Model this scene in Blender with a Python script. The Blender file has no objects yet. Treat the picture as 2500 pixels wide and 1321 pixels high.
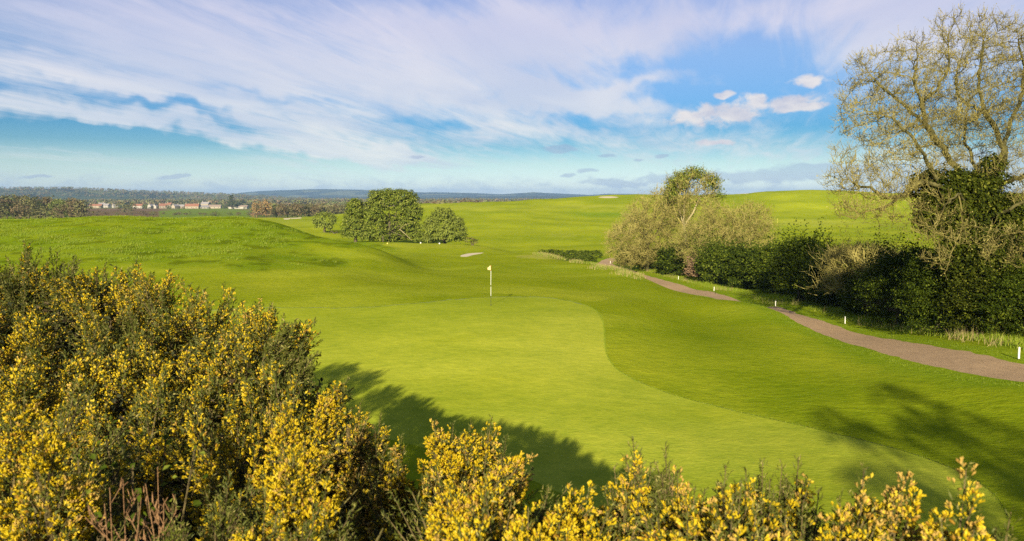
import bpy, math, random
import numpy as np
from mathutils import Vector, Matrix, kdtree
R = math.radians
rng = np.random.default_rng(7)
random.seed(7)
SC = bpy.context.scene
COL = SC.collection

# ------------------------------------------------------------------ camera (eye at the origin, Y forward)
F = 1785.0; CX, CY, HZ = 1250.0, 660.5, 475.0
PITCH = math.atan((CY - HZ) / F)
cam_d = bpy.data.cameras.new('camera'); cam = bpy.data.objects.new('camera', cam_d); COL.objects.link(cam)
cam_d.sensor_width = 36; cam_d.lens = 36 * F / 2500; cam_d.clip_start = .05; cam_d.clip_end = 60000
cam.location = (0, 0, 0); cam.rotation_euler = (math.pi / 2 - PITCH, 0, 0)
cam_d.dof.use_dof = True; cam_d.dof.focus_distance = 14; cam_d.dof.aperture_fstop = 9
SC.camera = cam
# ------------------------------------------------------------------ exposure and sun
SC.view_settings.view_transform = 'Standard'; SC.view_settings.look = 'None'
SC.view_settings.exposure = 0.95; SC.view_settings.gamma = 1
SUN_EL, SUN_AZ = R(21), R(-169)        # where the sun stands: behind the camera, a little to the left
sd = Vector((math.sin(SUN_AZ) * math.cos(SUN_EL), math.cos(SUN_AZ) * math.cos(SUN_EL), math.sin(SUN_EL)))
sl = bpy.data.lights.new('sun', 'SUN'); sl.energy = 5.0; sl.angle = R(.5); sl.color = (1, .88, .62)
so = bpy.data.objects.new('sun', sl); COL.objects.link(so); so.rotation_euler = sd.to_track_quat('Z', 'Y').to_euler()
SC.cycles.max_bounces = 6; SC.cycles.transparent_max_bounces = 4; SC.cycles.volume_bounces = 0
SC.cycles.diffuse_bounces = 3; SC.cycles.use_denoising = False

def ray(px, py):
    a = (px - CX) / F; b = -(py - CY) / F
    c, s = math.cos(PITCH), math.sin(PITCH)
    return np.array([a, c + b * s, b * c - s])
def P(px, py, Y):
    r = ray(px, py); return r * (Y / r[1])
def proj(x, y, z):
    c, s = math.cos(PITCH), math.sin(PITCH)
    d = y * c - z * s; v = y * s + z * c
    d = np.where(d < .01, .01, d)
    return CX + F * x / d, CY - F * v / d

# ------------------------------------------------------------------ node helper
class NT:
    def __init__(s, tree): s.t = tree; s.n = tree.nodes; s.l = tree.links; s.n.clear()
    def add(s, typ, ins=None, **kw):
        nd = s.n.new(typ)
        for k, v in kw.items(): setattr(nd, k, v)
        for k, v in (ins or {}).items(): s.set(nd.inputs[k], v)
        return nd
    def set(s, sock, v):
        if isinstance(v, bpy.types.NodeSocket): s.l.new(v, sock)
        elif hasattr(v, 'outputs'): s.l.new(v.outputs[0], sock)
        else:
            if hasattr(sock.default_value, '__len__') and not hasattr(v, '__len__'): v = (v,) * len(sock.default_value)
            if sock.type == 'RGBA' and len(v) == 3: v = (*v, 1)
            sock.default_value = v
    def m(s, op, a, b=0., c=0., clamp=False):
        nd = s.n.new('ShaderNodeMath'); nd.operation = op; nd.use_clamp = clamp
        s.set(nd.inputs[0], a); s.set(nd.inputs[1], b); s.set(nd.inputs[2], c); return nd.outputs[0]
    def mix(s, f, a, b, blend='MIX'):
        nd = s.n.new('ShaderNodeMix'); nd.data_type = 'RGBA'; nd.blend_type = blend
        s.set(nd.inputs[0], f); s.set(nd.inputs[6], a); s.set(nd.inputs[7], b); return nd.outputs[2]
    def noise(s, vec, scale, detail=3, rough=.5, dist=0, out=0):
        nd = s.add('ShaderNodeTexNoise', {'Scale': scale, 'Detail': detail, 'Roughness': rough, 'Distortion': dist})
        if vec is not None: s.l.new(vec, nd.inputs['Vector'])
        return nd.outputs[out]
    def rng(s, v, a, b, c=0., d=1., smooth=False):
        nd = s.add('ShaderNodeMapRange', {'Value': v, 'From Min': a, 'From Max': b, 'To Min': c, 'To Max': d})
        if smooth: nd.interpolation_type = 'SMOOTHSTEP'
        return nd.outputs[0]
    def vmul(s, v, k):
        nd = s.n.new('ShaderNodeVectorMath'); nd.operation = 'MULTIPLY'; s.set(nd.inputs[0], v); nd.inputs[1].default_value = k
        return nd.outputs[0]
    def comb(s, x, y, z=0.):
        return s.add('ShaderNodeCombineXYZ', {0: x, 1: y, 2: z}).outputs[0]

# ------------------------------------------------------------------ world: physical sky, regraded by hand, with cirrus and small cumulus
W = bpy.data.worlds.new('World'); SC.world = W; W.use_nodes = True
def build_world():
    n = NT(W.node_tree)
    sky = n.add('ShaderNodeTexSky', sky_type='NISHITA', sun_disc=False, sun_elevation=SUN_EL, sun_rotation=SUN_AZ,
                air_density=1.1, dust_density=.3, ozone_density=2.2)
    tc = n.add('ShaderNodeTexCoord'); sp = n.add('ShaderNodeSeparateXYZ', {0: tc.outputs['Generated']})
    x, y, z = sp.outputs
    az = n.m('ARCTAN2', x, y)
    hyp = n.m('SQRT', n.m('ADD', n.m('MULTIPLY', x, x), n.m('MULTIPLY', y, y)))
    te = n.m('DIVIDE', z, hyp)
    U = n.m('MULTIPLY', az, 17.85); V = n.m('MULTIPLY', te, 17.85)          # units of roughly 100 photo pixels
    uv = n.comb(U, V)
    warp = n.noise(uv, .9, 3, .55, out=1)
    wv = n.add('ShaderNodeVectorMath', {0: warp, 1: (.5, .5, .5)}, operation='SUBTRACT').outputs[0]
    def warped(k):
        return n.add('ShaderNodeVectorMath', {0: n.vmul(wv, (k, k * .55, 0)), 1: uv}, operation='ADD').outputs[0]
    uvw = warped(2.0); uvs = warped(.7)
    def blob(px, py, rx, ry, rot=0, vec=None):
        r = ray(px, py); a = math.atan2(r[0], r[1]) * 17.85; e = r[2] / math.hypot(r[0], r[1]) * 17.85
        mp = n.add('ShaderNodeMapping', {'Vector': vec or uvw}, vector_type='TEXTURE')
        mp.inputs['Location'].default_value = (a, e, 0); mp.inputs['Rotation'].default_value = (0, 0, R(-rot))
        mp.inputs['Scale'].default_value = (rx / 100, ry / 100, 1)
        ln = n.add('ShaderNodeVectorMath', {0: mp.outputs[0]}, operation='LENGTH').outputs['Value']
        return n.rng(ln, 1, .0, 0, 1, True)
    # planar layer: streaks run towards a vanishing point low on the right
    zz = n.m('ADD', n.m('MAXIMUM', z, 0.), .07)
    pxx = n.m('DIVIDE', x, zz); pyy = n.m('DIVIDE', y, zz)
    A = R(17); ca, sa = math.cos(A), math.sin(A)
    al = n.m('ADD', n.m('MULTIPLY', pxx, sa), n.m('MULTIPLY', pyy, ca))
    ac = n.m('SUBTRACT', n.m('MULTIPLY', pxx, ca), n.m('MULTIPLY', pyy, sa))
    n1 = n.noise(n.comb(n.m('MULTIPLY', ac, .9), n.m('MULTIPLY', al, .28), 3.1), 1, 7, .56, .8)
    n2 = n.noise(n.comb(n.m('MULTIPLY', ac, 3.4), n.m('MULTIPLY', al, .75), 1.7), 1, 8, .62, 1.4)
    n3 = n.noise(n.comb(n.m('MULTIPLY', ac, 12.), n.m('MULTIPLY', al, 2.2), 5.), 1, 5, .6, .8)
    d = n.m('ADD', n.m('ADD', n.m('MULTIPLY', n1, .55), n.m('MULTIPLY', n2, .45)), n.m('MULTIPLY', n3, .14))
    blobs = [ # px, py, rx, ry, tilt (deg, + = falling to the right), weight
        (1150, 90, 380, 110, 4, .2), (500, 120, 1000, 230, 9, .34), (1250, 90, 620, 150, 5, .26), (1250, 225, 520, 90, 6, .30), (300, 215, 700, 60, 10, .22),
        (230, 285, 480, 42, 7, .34), (760, 350, 420, 45, 9, .32), (1000, 385, 300, 22, 4, .2),
        (1750, 60, 560, 110, 0, .20), (2300, 60, 500, 200, 0, .30), (1350, 330, 480, 60, 3, .20), (1750, 365, 420, 60, -2, .16), (1480, 255, 300, 60, 10, .22), (1600, 200, 340, 30, -8, .2),
        (420, 262, 300, 24, 9, -.34), (170, 335, 420, 36, 3, -.42), (620, 318, 260, 26, 8, -.16), (1750, 140, 420, 80, -8, -.24), (1080, 320, 160, 34, 5, -.2),
        (700, 235, 240, 22, 8, -.12), (1900, 190, 400, 60, 0, -.14), (1650, 240, 200, 36, 0, -.22), (1420, 290, 130, 30, 0, -.22)]
    for b in blobs: d = n.m('ADD', d, n.m('MULTIPLY', blob(*b[:5]), b[5]))
    f = n.rng(d, .50, .93, 0, 1, True)
    f = n.m('MULTIPLY', f, n.rng(te, .0, .05, .35, 1))
    # cloud colour: white low over the horizon, more lilac higher up
    lav = n.mix(n.rng(te, .05, .22), (4.3, 4.5, 4.45), (3.85, 3.75, 4.4))
    n4 = n.noise(n.comb(n.m('MULTIPLY', ac, 1.3), n.m('MULTIPLY', al, .5), 9.), 1, 4, .5, .6)
    cloudc = n.mix(n.rng(n4, .35, .65), n.vmul(lav, (.76, .83, .95)), lav)
    # hand-picked colour gains painting the sky's gradient, per band of elevation
    rp = n.add('ShaderNodeValToRGB', {0: n.rng(te, 0, .3)}); cr = rp.color_ramp
    stops = [(0., (.56, .68, .98)), (.07, (.47, .60, .84)), (.14, (.37, .49, .64)), (.215, (.18, .34, .51)), (.29, (.115, .29, .49)), (.42, (.21, .35, .55)), (.61, (.38, .44, .59)), (.9, (.60, .50, .62))]
    while len(cr.elements) < len(stops): cr.elements.new(.5)
    for e_, (p_, c_) in zip(cr.elements, stops): e_.position = p_; e_.color = (*c_, 1)
    c = n.mix(1., sky.outputs[0], rp.outputs[0], 'MULTIPLY')
    c = n.mix(n.m('MULTIPLY', f, .93), c, cloudc)
    # cumulus: white tops with lilac bases
    nc = n.noise(n.vmul(uv, (1, 1.25, 1)), 2.6, 8, .6, .25)
    nc2 = n.noise(n.vmul(uv, (.9, 2.0, 1)), 1.5, 6, .6, .3)
    def cum(lst, nz, lo, hi):
        s = None
        for b in lst:
            v = blob(*b[:5], vec=uvs)
            s = v if s is None else n.m('MAXIMUM', s, v)
        return n.rng(n.m('ADD', n.m('MULTIPLY', s, .74), n.m('MULTIPLY', nz, 1.1)), lo, hi, 0, 1, True), s
    cw, sw = cum([(1790, 270, 210, 62, -8), (1690, 290, 110, 45, 0), (1900, 250, 190, 36, -8), (1985, 192, 80, 24, 0), (1950, 260, 160, 22, -6), (1762, 223, 45, 16, 0), (1850, 245, 80, 40, 0), (1745, 350, 90, 18, 0)], nc, .82, 1.22)
    cwc = n.mix(n.rng(nc2, .35, .62), (3.3, 3.25, 3.7), (4.6, 4.3, 4.15))
    c = n.mix(n.m('MULTIPLY', cw, .88), c, cwc)
    cg, sg = cum([(1370, 366, 80, 17, 0), (1440, 419, 50, 10, 0), (1385, 427, 44, 9, 0), (1480, 378, 50, 10, 0), (1015, 382, 45, 9, 0), (1620, 384, 30, 9, 0), (430, 431, 70, 9, 0), (100, 430, 60, 9, 0), (1560, 388, 30, 8, 0),
                  (1830, 432, 300, 32, 0), (1990, 412, 170, 32, 0), (1610, 432, 110, 26, 0), (1500, 446, 150, 22, 0), (2150, 425, 200, 50, 0), (2420, 400, 250, 60, 0)], nc2, .80, 1.12)
    c = n.mix(n.m('MULTIPLY', cg, .52), c, (1.9, 2.4, 3.4))
    cb = n.m('MULTIPLY', n.rng(nc2, .42, .66, 0, 1, True), n.m('MULTIPLY', n.rng(te, .032, .012, 0, 1, True), n.rng(te, -.01, .0)))
    c = n.mix(n.m('MULTIPLY', cb, .42), c, (2.15, 2.75, 3.6))
    bg = n.add('ShaderNodeBackground', {'Color': c, 'Strength': .1})
    out = n.add('ShaderNodeOutputWorld', {'Surface': bg})
build_world()
W.cycles.sampling_method = 'MANUAL'; W.cycles.sample_map_resolution = 512

# ------------------------------------------------------------------ materials
def mat(name):
    m = bpy.data.materials.new(name); m.use_nodes = True; return m, NT(m.node_tree)
def foliage(name, c1, c2, c3=None, trans=.25, rough=.6, split=.7, spec=.25):
    """leaves: every leaf (mesh island) gets its own tint between c1 and c2; a share of them c3"""
    m, n = mat(name)
    g = n.add('ShaderNodeNewGeometry'); rnd = g.outputs['Random Per Island']
    tc = n.add('ShaderNodeTexCoord')
    big = n.noise(tc.outputs['Object'], .6, 2)
    c = n.mix(n.m('ADD', n.m('MULTIPLY', rnd, .7), n.m('MULTIPLY', n.rng(big, .35, .65), .3)), c1, c2)
    if c3: c = n.mix(n.rng(n.m('FRACT', n.m('MULTIPLY', rnd, 17.3)), split, split + .02), c, c3)
    p = n.add('ShaderNodeBsdfPrincipled', {'Base Color': c, 'Roughness': rough, 'Specular IOR Level': spec})
    t = n.add('ShaderNodeBsdfTranslucent', {'Color': n.vmul(c, (1.1, 1.2, .6))})
    ms = n.add('ShaderNodeMixShader', {0: trans, 1: p.outputs[0], 2: t.outputs[0]})
    n.add('ShaderNodeOutputMaterial', {'Surface': ms}); return m
def bark(name, c1, c2, scale=3, rough=.9):
    m, n = mat(name)
    tc = n.add('ShaderNodeTexCoord'); nz = n.noise(tc.outputs['Object'], scale, 5, .65)
    c = n.mix(n.rng(nz, .35, .65), c1, c2)
    b = n.add('ShaderNodeBump', {'Height': n.noise(tc.outputs['Object'], scale * 4, 4), 'Strength': .6, 'Distance': .03})
    p = n.add('ShaderNodeBsdfPrincipled', {'Base Color': c, 'Roughness': rough, 'Normal': b.outputs[0], 'Specular IOR Level': .2})
    n.add('ShaderNodeOutputMaterial', {'Surface': p}); return m
def plain(name, c, rough=.6, var=.12, scale=6):
    m, n = mat(name); tc = n.add('ShaderNodeTexCoord'); nz = n.noise(tc.outputs['Object'], scale, 4, .6)
    cc = n.mix(nz, [v * (1 - var) for v in c], [min(1, v * (1 + var)) for v in c])
    p = n.add('ShaderNodeBsdfPrincipled', {'Base Color': cc, 'Roughness': rough}); n.add('ShaderNodeOutputMaterial', {'Surface': p}); return m
def turf(name, fine=1., bump=.5, mott=.25, spec=.0, streak=None):
    m, n = mat(name)
    at = n.add('ShaderNodeAttribute', attribute_name='tone')
    tc = n.add('ShaderNodeTexCoord'); o = tc.outputs['Object']
    a = n.noise(o, .35, 5, .6); b = n.noise(n.vmul(o, (.7, 1, 1)), 2.3, 5, .65); c = n.noise(n.vmul(o, (.6, 1, 1)), 9 * fine, 4, .7); e = n.noise(n.vmul(o, (.7, 1, 1)), .07, 7, .68)
    d = n.noise(n.vmul(o, (.6, 1, 1)), 30 * fine, 3, .7)
    v = n.m('ADD', n.m('ADD', n.m('ADD', n.m('MULTIPLY', n.rng(a, .3, .7), .18), n.m('MULTIPLY', n.rng(e, .34, .66), .22)), n.m('MULTIPLY', n.rng(b, .32, .68), .24)),
            n.m('ADD', n.m('MULTIPLY', n.rng(c, .32, .68), .22), n.m('MULTIPLY', n.rng(d, .32, .68), .14)))
    col = n.mix(v, n.mix(1., at.outputs['Color'], (1 - mott * 1.15, 1 - mott * .8, 1 - mott * .9), 'MULTIPLY'),
                n.mix(1., at.outputs['Color'], (1 + mott * 1.15, 1 + mott * .8, 1 + mott * 1.3), 'MULTIPLY'))
    # scattered dry straws
    s1 = n.noise(n.vmul(o, (.8, .35, 1)), 7, 6, .75)
    col = n.mix(n.rng(s1, .63, .78, 0, .45), col, (.42, .40, .12))
    bm = n.add('ShaderNodeBump', {'Height': n.m('ADD', n.m('MULTIPLY', c, .5), n.m('MULTIPLY', b, .9)), 'Strength': bump, 'Distance': .12})
    p = n.add('ShaderNodeBsdfPrincipled', {'Base Color': col, 'Roughness': .75, 'Specular IOR Level': spec, 'Normal': bm.outputs[0]})
    n.add('ShaderNodeOutputMaterial', {'Surface': p}); return m
M = {}
M['rough'] = turf('rough_grass', 1, .6, .46)
M['green'] = turf('mown_green', 1.2, .3, .46)
def gravel_mat():
    m, n = mat('gravel'); tc = n.add('ShaderNodeTexCoord'); o = tc.outputs['Object']
    a = n.noise(o, 1.1, 4, .6); b = n.noise(o, 28, 4, .8)
    c = n.mix(n.rng(a, .3, .7), (.34, .215, .105), (.46, .30, .15)); c = n.mix(n.rng(b, .38, .7, 0, .7), c, (.56, .44, .30)); c = n.mix(n.rng(n.noise(o, 7, 4, .7), .5, .68, 0, .5), c, (.20, .14, .075))
    bm = n.add('ShaderNodeBump', {'Height': b, 'Strength': .6, 'Distance': .03})
    p = n.add('ShaderNodeBsdfPrincipled', {'Base Color': c, 'Roughness': .9, 'Specular IOR Level': .05, 'Normal': bm.outputs[0]}); n.add('ShaderNodeOutputMaterial', {'Surface': p}); return m
M['gravel'] = gravel_mat()
M['sand'] = plain('sand', (.62, .52, .33), .9, .15, 3)

# ------------------------------------------------------------------ mesh helpers
def tag(o, label=None, cat=None, group=None, kind=None):
    if label: o['label'] = label
    if cat: o['category'] = cat
    if group: o['group'] = group
    if kind: o['kind'] = kind
    return o
def mesh_np(name, V, Fc, mats, parent=None, smooth=False, tone=None, midx=None):
    me = bpy.data.meshes.new(name); V = np.asarray(V, dtype=np.float32); Fc = np.asarray(Fc, dtype=np.int32)
    nf, k = Fc.shape
    me.vertices.add(len(V)); me.loops.add(nf * k); me.polygons.add(nf)
    if parent is not None: V = V - np.array(parent.location, dtype=np.float32)
    me.vertices.foreach_set('co', V.ravel()); me.loops.foreach_set('vertex_index', Fc.ravel())
    me.polygons.foreach_set('loop_start', np.arange(0, nf * k, k, dtype=np.int32))
    me.polygons.foreach_set('loop_total', np.full(nf, k, dtype=np.int32))
    me.polygons.foreach_set('use_smooth', np.full(nf, smooth))
    for m in (mats if isinstance(mats, list) else [mats]): me.materials.append(m)
    if midx is not None: me.polygons.foreach_set('material_index', midx.astype(np.int32))
    me.update(calc_edges=True)
    if tone is not None:
        a = me.color_attributes.new('tone', 'FLOAT_COLOR', 'POINT')
        c = np.ones((len(V), 4), dtype=np.float32); c[:, :3] = tone; a.data.foreach_set('color', c.ravel())
    o = bpy.data.objects.new(name, me); COL.objects.link(o)
    if parent is not None: o.parent = parent
    return o
def thing(name, label, cat, loc, group=None):
    o = bpy.data.objects.new(name, None); COL.objects.link(o); o.location = tuple(float(v) for v in loc); o.empty_display_size = .2
    return tag(o, label, cat, group)
def dup(root, loc, rz=0, s=1., label=None, group=None):
    r = root.copy(); COL.objects.link(r); r.location = tuple(float(v) for v in loc); r.rotation_euler = (0, 0, rz)
    r.scale = (s, s, s) if not hasattr(s, '__len__') else s
    if label: r['label'] = label
    if group: r['group'] = group
    for ch in list(root.children):
        c = ch.copy(); COL.objects.link(c); c.parent = r
        for g in ch.children: d = g.copy(); COL.objects.link(d); d.parent = c
    return r
def box(x0, x1, y0, y1, z0, z1):
    V = np.array([(x, y, z) for z in (z0, z1) for y in (y0, y1) for x in (x0, x1)], float)
    return V, np.array([(0, 2, 3, 1), (4, 5, 7, 6), (0, 1, 5, 4), (2, 6, 7, 3), (0, 4, 6, 2), (1, 3, 7, 5)])
def join(parts):
    Vs, Fs, o = [], [], 0
    for V, Fc in parts: Vs.append(np.asarray(V, float)); Fs.append(np.asarray(Fc) + o); o += len(V)
    return np.concatenate(Vs), np.concatenate(Fs)
def unit(v): return v / np.maximum(np.linalg.norm(v, axis=-1, keepdims=True), 1e-9)
def rdir(n, g=None): return unit((g or rng).normal(size=(n, 3)))

def _hash(i, j, s):
    h = (i.astype(np.int64) * 374761393 + j.astype(np.int64) * 668265263 + s * 2147483647) & 0xffffffff
    h = ((h ^ (h >> 13)) * 1274126177) & 0xffffffff
    return ((h ^ (h >> 16)) & 0xffff) / 65535.0
def vnoise(x, y, s=0):
    i, j = np.floor(x), np.floor(y); u, v = x - i, y - j; u = u * u * (3 - 2 * u); v = v * v * (3 - 2 * v)
    a, b, c, d = _hash(i, j, s), _hash(i + 1, j, s), _hash(i, j + 1, s), _hash(i + 1, j + 1, s)
    return (a * (1 - u) + b * u) * (1 - v) + (c * (1 - u) + d * u) * v
def fbm(x, y, o=4, s=0):
    r = 0; a = .5; t = 0
    for k in range(o): r = r + a * vnoise(x * 2 ** k, y * 2 ** k, s + k * 7); t += a; a *= .5
    return r / t

# ------------------------------------------------------------------ terrain
cp = []   # (x, y, z)
def az2x(px, Y): return (px - CX) / F * Y * 1.005
def drops(px, *pairs):
    for Y, D in pairs: cp.append((az2x(px, Y), Y, -D))
def rows(px, *pairs):
    for Y, py in pairs: cp.append(tuple(P(px, py, Y)))
farp = ((900, 23), (1500, 26.5), (3000, 30), (6000, 32), (13000, 35))
for px in (-500, -250, 0): drops(px, (12, 5.9), (20, 6), (40, 5.9)); rows(px, (56, 652), (65, 615), (80, 562), (100, 535)); drops(px, (120, 5), (170, 9), (300, 13), (480, 16), *farp)
drops(250, (12, 5.9), (20, 6), (40, 6.0)); rows(250, (55, 657), (65, 612), (80, 560), (100, 525)); drops(250, (120, 5), (170, 9), (300, 13), (480, 16.5), *farp)
drops(450, (13, 6.0), (20, 6), (40, 6.0)); rows(450, (55, 660), (65, 618), (80, 566), (100, 531)); drops(450, (120, 5), (170, 9), (300, 13), (480, 16.5), *farp)
drops(600, (13, 6.1), (25, 6.1), (38, 6.1)); rows(600, (50, 690), (65, 622), (80, 570), (97, 530)); drops(600, (112, 5), (150, 9), (300, 13.5), (480, 16.5), *farp)
rows(690, (60, 652), (76, 592), (91, 551)); drops(690, (38, 6.1), (108, 6), (140, 9.5), (200, 12), (300, 13), (400, 14.3), (480, 16.5), (600, 19), *farp)
rows(800, (55, 673), (70, 622), (84, 582)); drops(800, (40, 6.1), (100, 7), (130, 10.5), (200, 12.2), (250, 12.2), (350, 12), (450, 13.2), (560, 17), *farp)
rows(900, (50, 692), (65, 650), (81, 599)); drops(900, (30, 6.1), (40, 6.1), (92, 7.2), (108, 8.9), (135, 9.2), (152, 9.9), (175, 12), (200, 12.5), (300, 11.5), (400, 10.0), (500, 10.6), (620, 18), *farp)
rows(960, (60, 681), (80, 620)); drops(960, (95, 8.2), (125, 9.0), (146, 9.6), (168, 11.8), (200, 12.6))
drops(1000, (15, 6.3), (25, 6.15), (38, 5.95), (44, 6.05), (60, 6.9), (80, 7.7), (100, 8.5), (125, 9.1), (146, 9.7), (165, 11.7), (190, 12.6), (230, 13.3), (300, 11.6), (400, 8), (450, 6.4), (550, 10), (700, 18), *farp)
drops(1100, (146, 9.9), (165, 12), (200, 13.2), (300, 11.5), (390, 6.9), (440, 5.0), (540, 9), (700, 18), *farp)
drops(1200, (11, 6.1), (15, 6.3), (25, 6.1), (38, 5.9), (45, 6.15), (60, 7), (80, 7.9), (100, 8.7), (118, 9.2), (130, 9.5), (146, 11.7), (190, 13.8), (230, 13.3), (300, 10.9), (380, 6.3), (430, 3.7), (520, 7), (700, 17), *farp)
drops(1350, (11, 6.1), (15, 6.3), (25, 6.1), (36, 6.0), (45, 6.25), (60, 7.1), (80, 8), (98, 8.8), (109, 9.1), (125, 12), (190, 14.3), (250, 13.3), (320, 10.2), (400, 4.6), (440, 2.2), (520, 6), (700, 17), *farp)
drops(1450, (12, 6.2), (25, 6.15), (36, 6.1), (46, 6.45), (60, 7.3), (75, 8.0), (92, 8.85), (108, 12), (140, 13.6), (160, 13.9), (250, 13.5), (320, 10.3), (400, 4), (440, 1.0), (520, 5), (700, 17), *farp)
drops(1560, (12, 6.2), (20, 6.25), (30, 6.3), (44, 6.7), (60, 7.5), (84, 10.4), (101, 11.75), (120, 12.4), (150, 13.5), (250, 13.5), (320, 10.3), (400, 3.6), (440, .6), (520, 5), (700, 17), *farp)
drops(1650, (12, 6.2), (20, 6.3), (35, 6.7), (50, 7.6), (62, 8.35), (74, 10.0), (89, 11.2), (105, 11.9), (150, 13.5), (250, 13.5), (320, 11), (400, 4), (440, .5), (520, 5))
drops(1740, (12, 6.1), (20, 6.3), (30, 6.55), (45, 7.45), (57, 8.1), (66, 9.35), (75, 10.3), (80, 10.5), (100, 11.8), (150, 13.3), (250, 13.5), (312, 12.2), (380, 7), (450, .6), (520, 4), (700, 15), *farp)
drops(1840, (12, 6.1), (20, 6.3), (30, 6.6), (40, 7.15), (57, 8.9), (63, 9.8), (70, 10.1), (100, 11.8), (150, 13.2), (250, 13.3), (312, 12.2), (380, 7), (450, -.9), (520, 3))
drops(1910, (12, 6.0), (20, 6.3), (30, 6.6), (38, 6.95), (44, 7.2), (49.5, 8.1), (57, 8.6), (75, 10.2), (100, 11.6), (150, 13), (250, 13.2), (312, 12.3), (380, 7), (450, -2.3), (520, 3), (700, 15), *farp)
drops(2063, (12, 5.9), (20, 6.2), (29, 6.6), (34.5, 7.0), (39, 7.5), (45, 7.95), (60, 9), (100, 11), (150, 12.8), (250, 13.2), (312, 12.2), (380, 7), (450, -2.3), (520, 3), (700, 15), *farp)
drops(2300, (13, 5.9), (20, 6.2), (25.5, 6.25), (29.5, 6.5), (33, 6.7), (40, 7.2), (60, 8.5), (100, 10.6), (250, 13), (312, 12.1), (380, 7), (450, -1.6), (520, 3), (700, 15), *farp)
drops(2500, (11, 5.8), (17, 6.0), (22, 5.9), (25, 6.1), (28, 6.1), (36, 6.5), (60, 8), (100, 10), (250, 12.5), (312, 11.5), (450, -1.0), (520, 3), (700, 15), *farp)
drops(2850, (11, 5.6), (17, 5.7), (25, 5.9), (36, 6.3), (60, 7.7), (100, 9.5), (250, 12), (312, 11), (450, 0), (700, 15), *farp)
def polar(azd, *pairs):
    for d, D in pairs: cp.append((math.sin(R(azd)) * d, math.cos(R(azd)) * d, -D))
for a in (-8, 8, 25, 40): polar(a, (1, 1.95), (3, 2.5), (5.5, 3.7), (8.5, 5.3))
for a in (-22, -36): polar(a, (1, 1.95), (3, 2.3), (5.5, 3.0), (8.5, 4.4))
for a in (-62, -100, -140, 180, -179.9, 150, 110, 70):
    lo = {180: 3.2, -179.9: 3.2, -140: 3.4, 150: 3.4}.get(a, 5.6)
    polar(a, (1, 1.95), (4, 2.3), (10, lo - .3 if lo < 4 else 4.6), (22, lo + .2), (60, 6), (150, 8), (450, 12), (1500, 25), (5000, 31), (13000, 35))
rows(1475, (86, 653)); rows(1500, (82, 658)); rows(1530, (78, 664)); rows(1560, (73, 673)); rows(1790, (52, 733)); rows(1840, (49, 741)); rows(1880, (46, 752))
cp = np.array(cp)
def uvcoord(x, y):
    d = np.hypot(x, y); return np.arctan2(x, y) * 11.5, np.log(d) * 5.2
def _phi(r2): return np.sqrt(r2 + .35)
cu, cv = uvcoord(cp[:, 0], cp[:, 1])
_A = _phi((cu[:, None] - cu[None]) ** 2 + (cv[:, None] - cv[None]) ** 2); N_ = len(cp)
_S = np.zeros((N_ + 1, N_ + 1)); _S[:N_, :N_] = _A + np.eye(N_) * -0.02; _S[:N_, N_] = 1; _S[N_, :N_] = 1
_w = np.linalg.solve(_S, np.append(cp[:, 2], 0))
def terr(x, y):
    x = np.asarray(x, float).ravel(); y = np.asarray(y, float).ravel(); out = np.empty(len(x))
    for i in range(0, len(x), 20000):
        u, v = uvcoord(x[i:i + 20000], y[i:i + 20000])
        out[i:i + 20000] = _phi((u[:, None] - cu[None]) ** 2 + (v[:, None] - cv[None]) ** 2) @ _w[:N_] + _w[N_]
    d = np.hypot(x, y)
    fade = np.clip((d - 40) / 40, 0, 1)
    out += fade * ((fbm(x / 14, y / 14, 3, 5) - .5) * .7 * np.clip(d / 120, .4, 2.2) + (fbm(x / 4, y / 4, 2, 9) - .5) * .16)
    farf = np.clip((d - 150) / 150, 0, 1)
    out += farf * (fbm(x / 60, y / 60, 3, 15) - .5) * 2.2
    return out
def G(x, y): return float(terr([x], [y])[0])
def ground_at(px, Y):
    x = (px - CX) / F * Y; z = G(x, Y)
    for _ in range(2):
        x = (px - CX) / F * (Y * math.cos(PITCH) - z * math.sin(PITCH)); z = G(x, Y)
    return np.array([x, Y, z])

az_in = np.arange(-40, 40.01, .2); az_l = np.arange(-180, -40.1, 2.5); az_r = np.arange(42.5, 180.1, 2.5)
AZ = np.radians(np.concatenate([az_l, az_in, az_r]))
DR = np.concatenate([np.geomspace(.6, 9, 26)[:-1], np.geomspace(9, 190, 300)[:-1], np.geomspace(190, 620, 70)[:-1], np.geomspace(620, 14000, 60)])
na, nr = len(AZ), len(DR)
aa, dd = np.meshgrid(AZ, DR); GX = (np.sin(aa) * dd).ravel(); GY = (np.cos(aa) * dd).ravel(); GZ = terr(GX, GY)
PXg, PYg = proj(GX, GY, GZ)
front = GY > 1
ij = np.arange(na * nr).reshape(nr, na)
a_, b_, c_, d_ = ij[:-1, :-1].ravel(), ij[:-1, 1:].ravel(), ij[1:, 1:].ravel(), ij[1:, :-1].ravel()
TRI = np.concatenate([np.stack([a_, b_, c_], 1), np.stack([a_, c_, d_], 1)])
def poly_sdf(px, py, poly, closed=True):
    """signed distance to a polygon, negative inside"""
    poly = np.asarray(poly, float); n = len(poly); best = np.full(len(px), 1e9); ins = np.zeros(len(px), bool)
    for i in range(n if closed else n - 1):
        ax, ay = poly[i]; bx, by = poly[(i + 1) % n]
        ex, ey = bx - ax, by - ay; t = np.clip(((px - ax) * ex + (py - ay) * ey) / (ex * ex + ey * ey + 1e-12), 0, 1)
        best = np.minimum(best, np.hypot(px - ax - t * ex, py - ay - t * ey))
        if closed:
            c = ((ay > py) != (by > py)); xi = ax + (py - ay) * (bx - ax) / (by - ay + 1e-12); ins ^= c & (px < xi)
    return np.where(ins, -best, best) if closed else best
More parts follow.
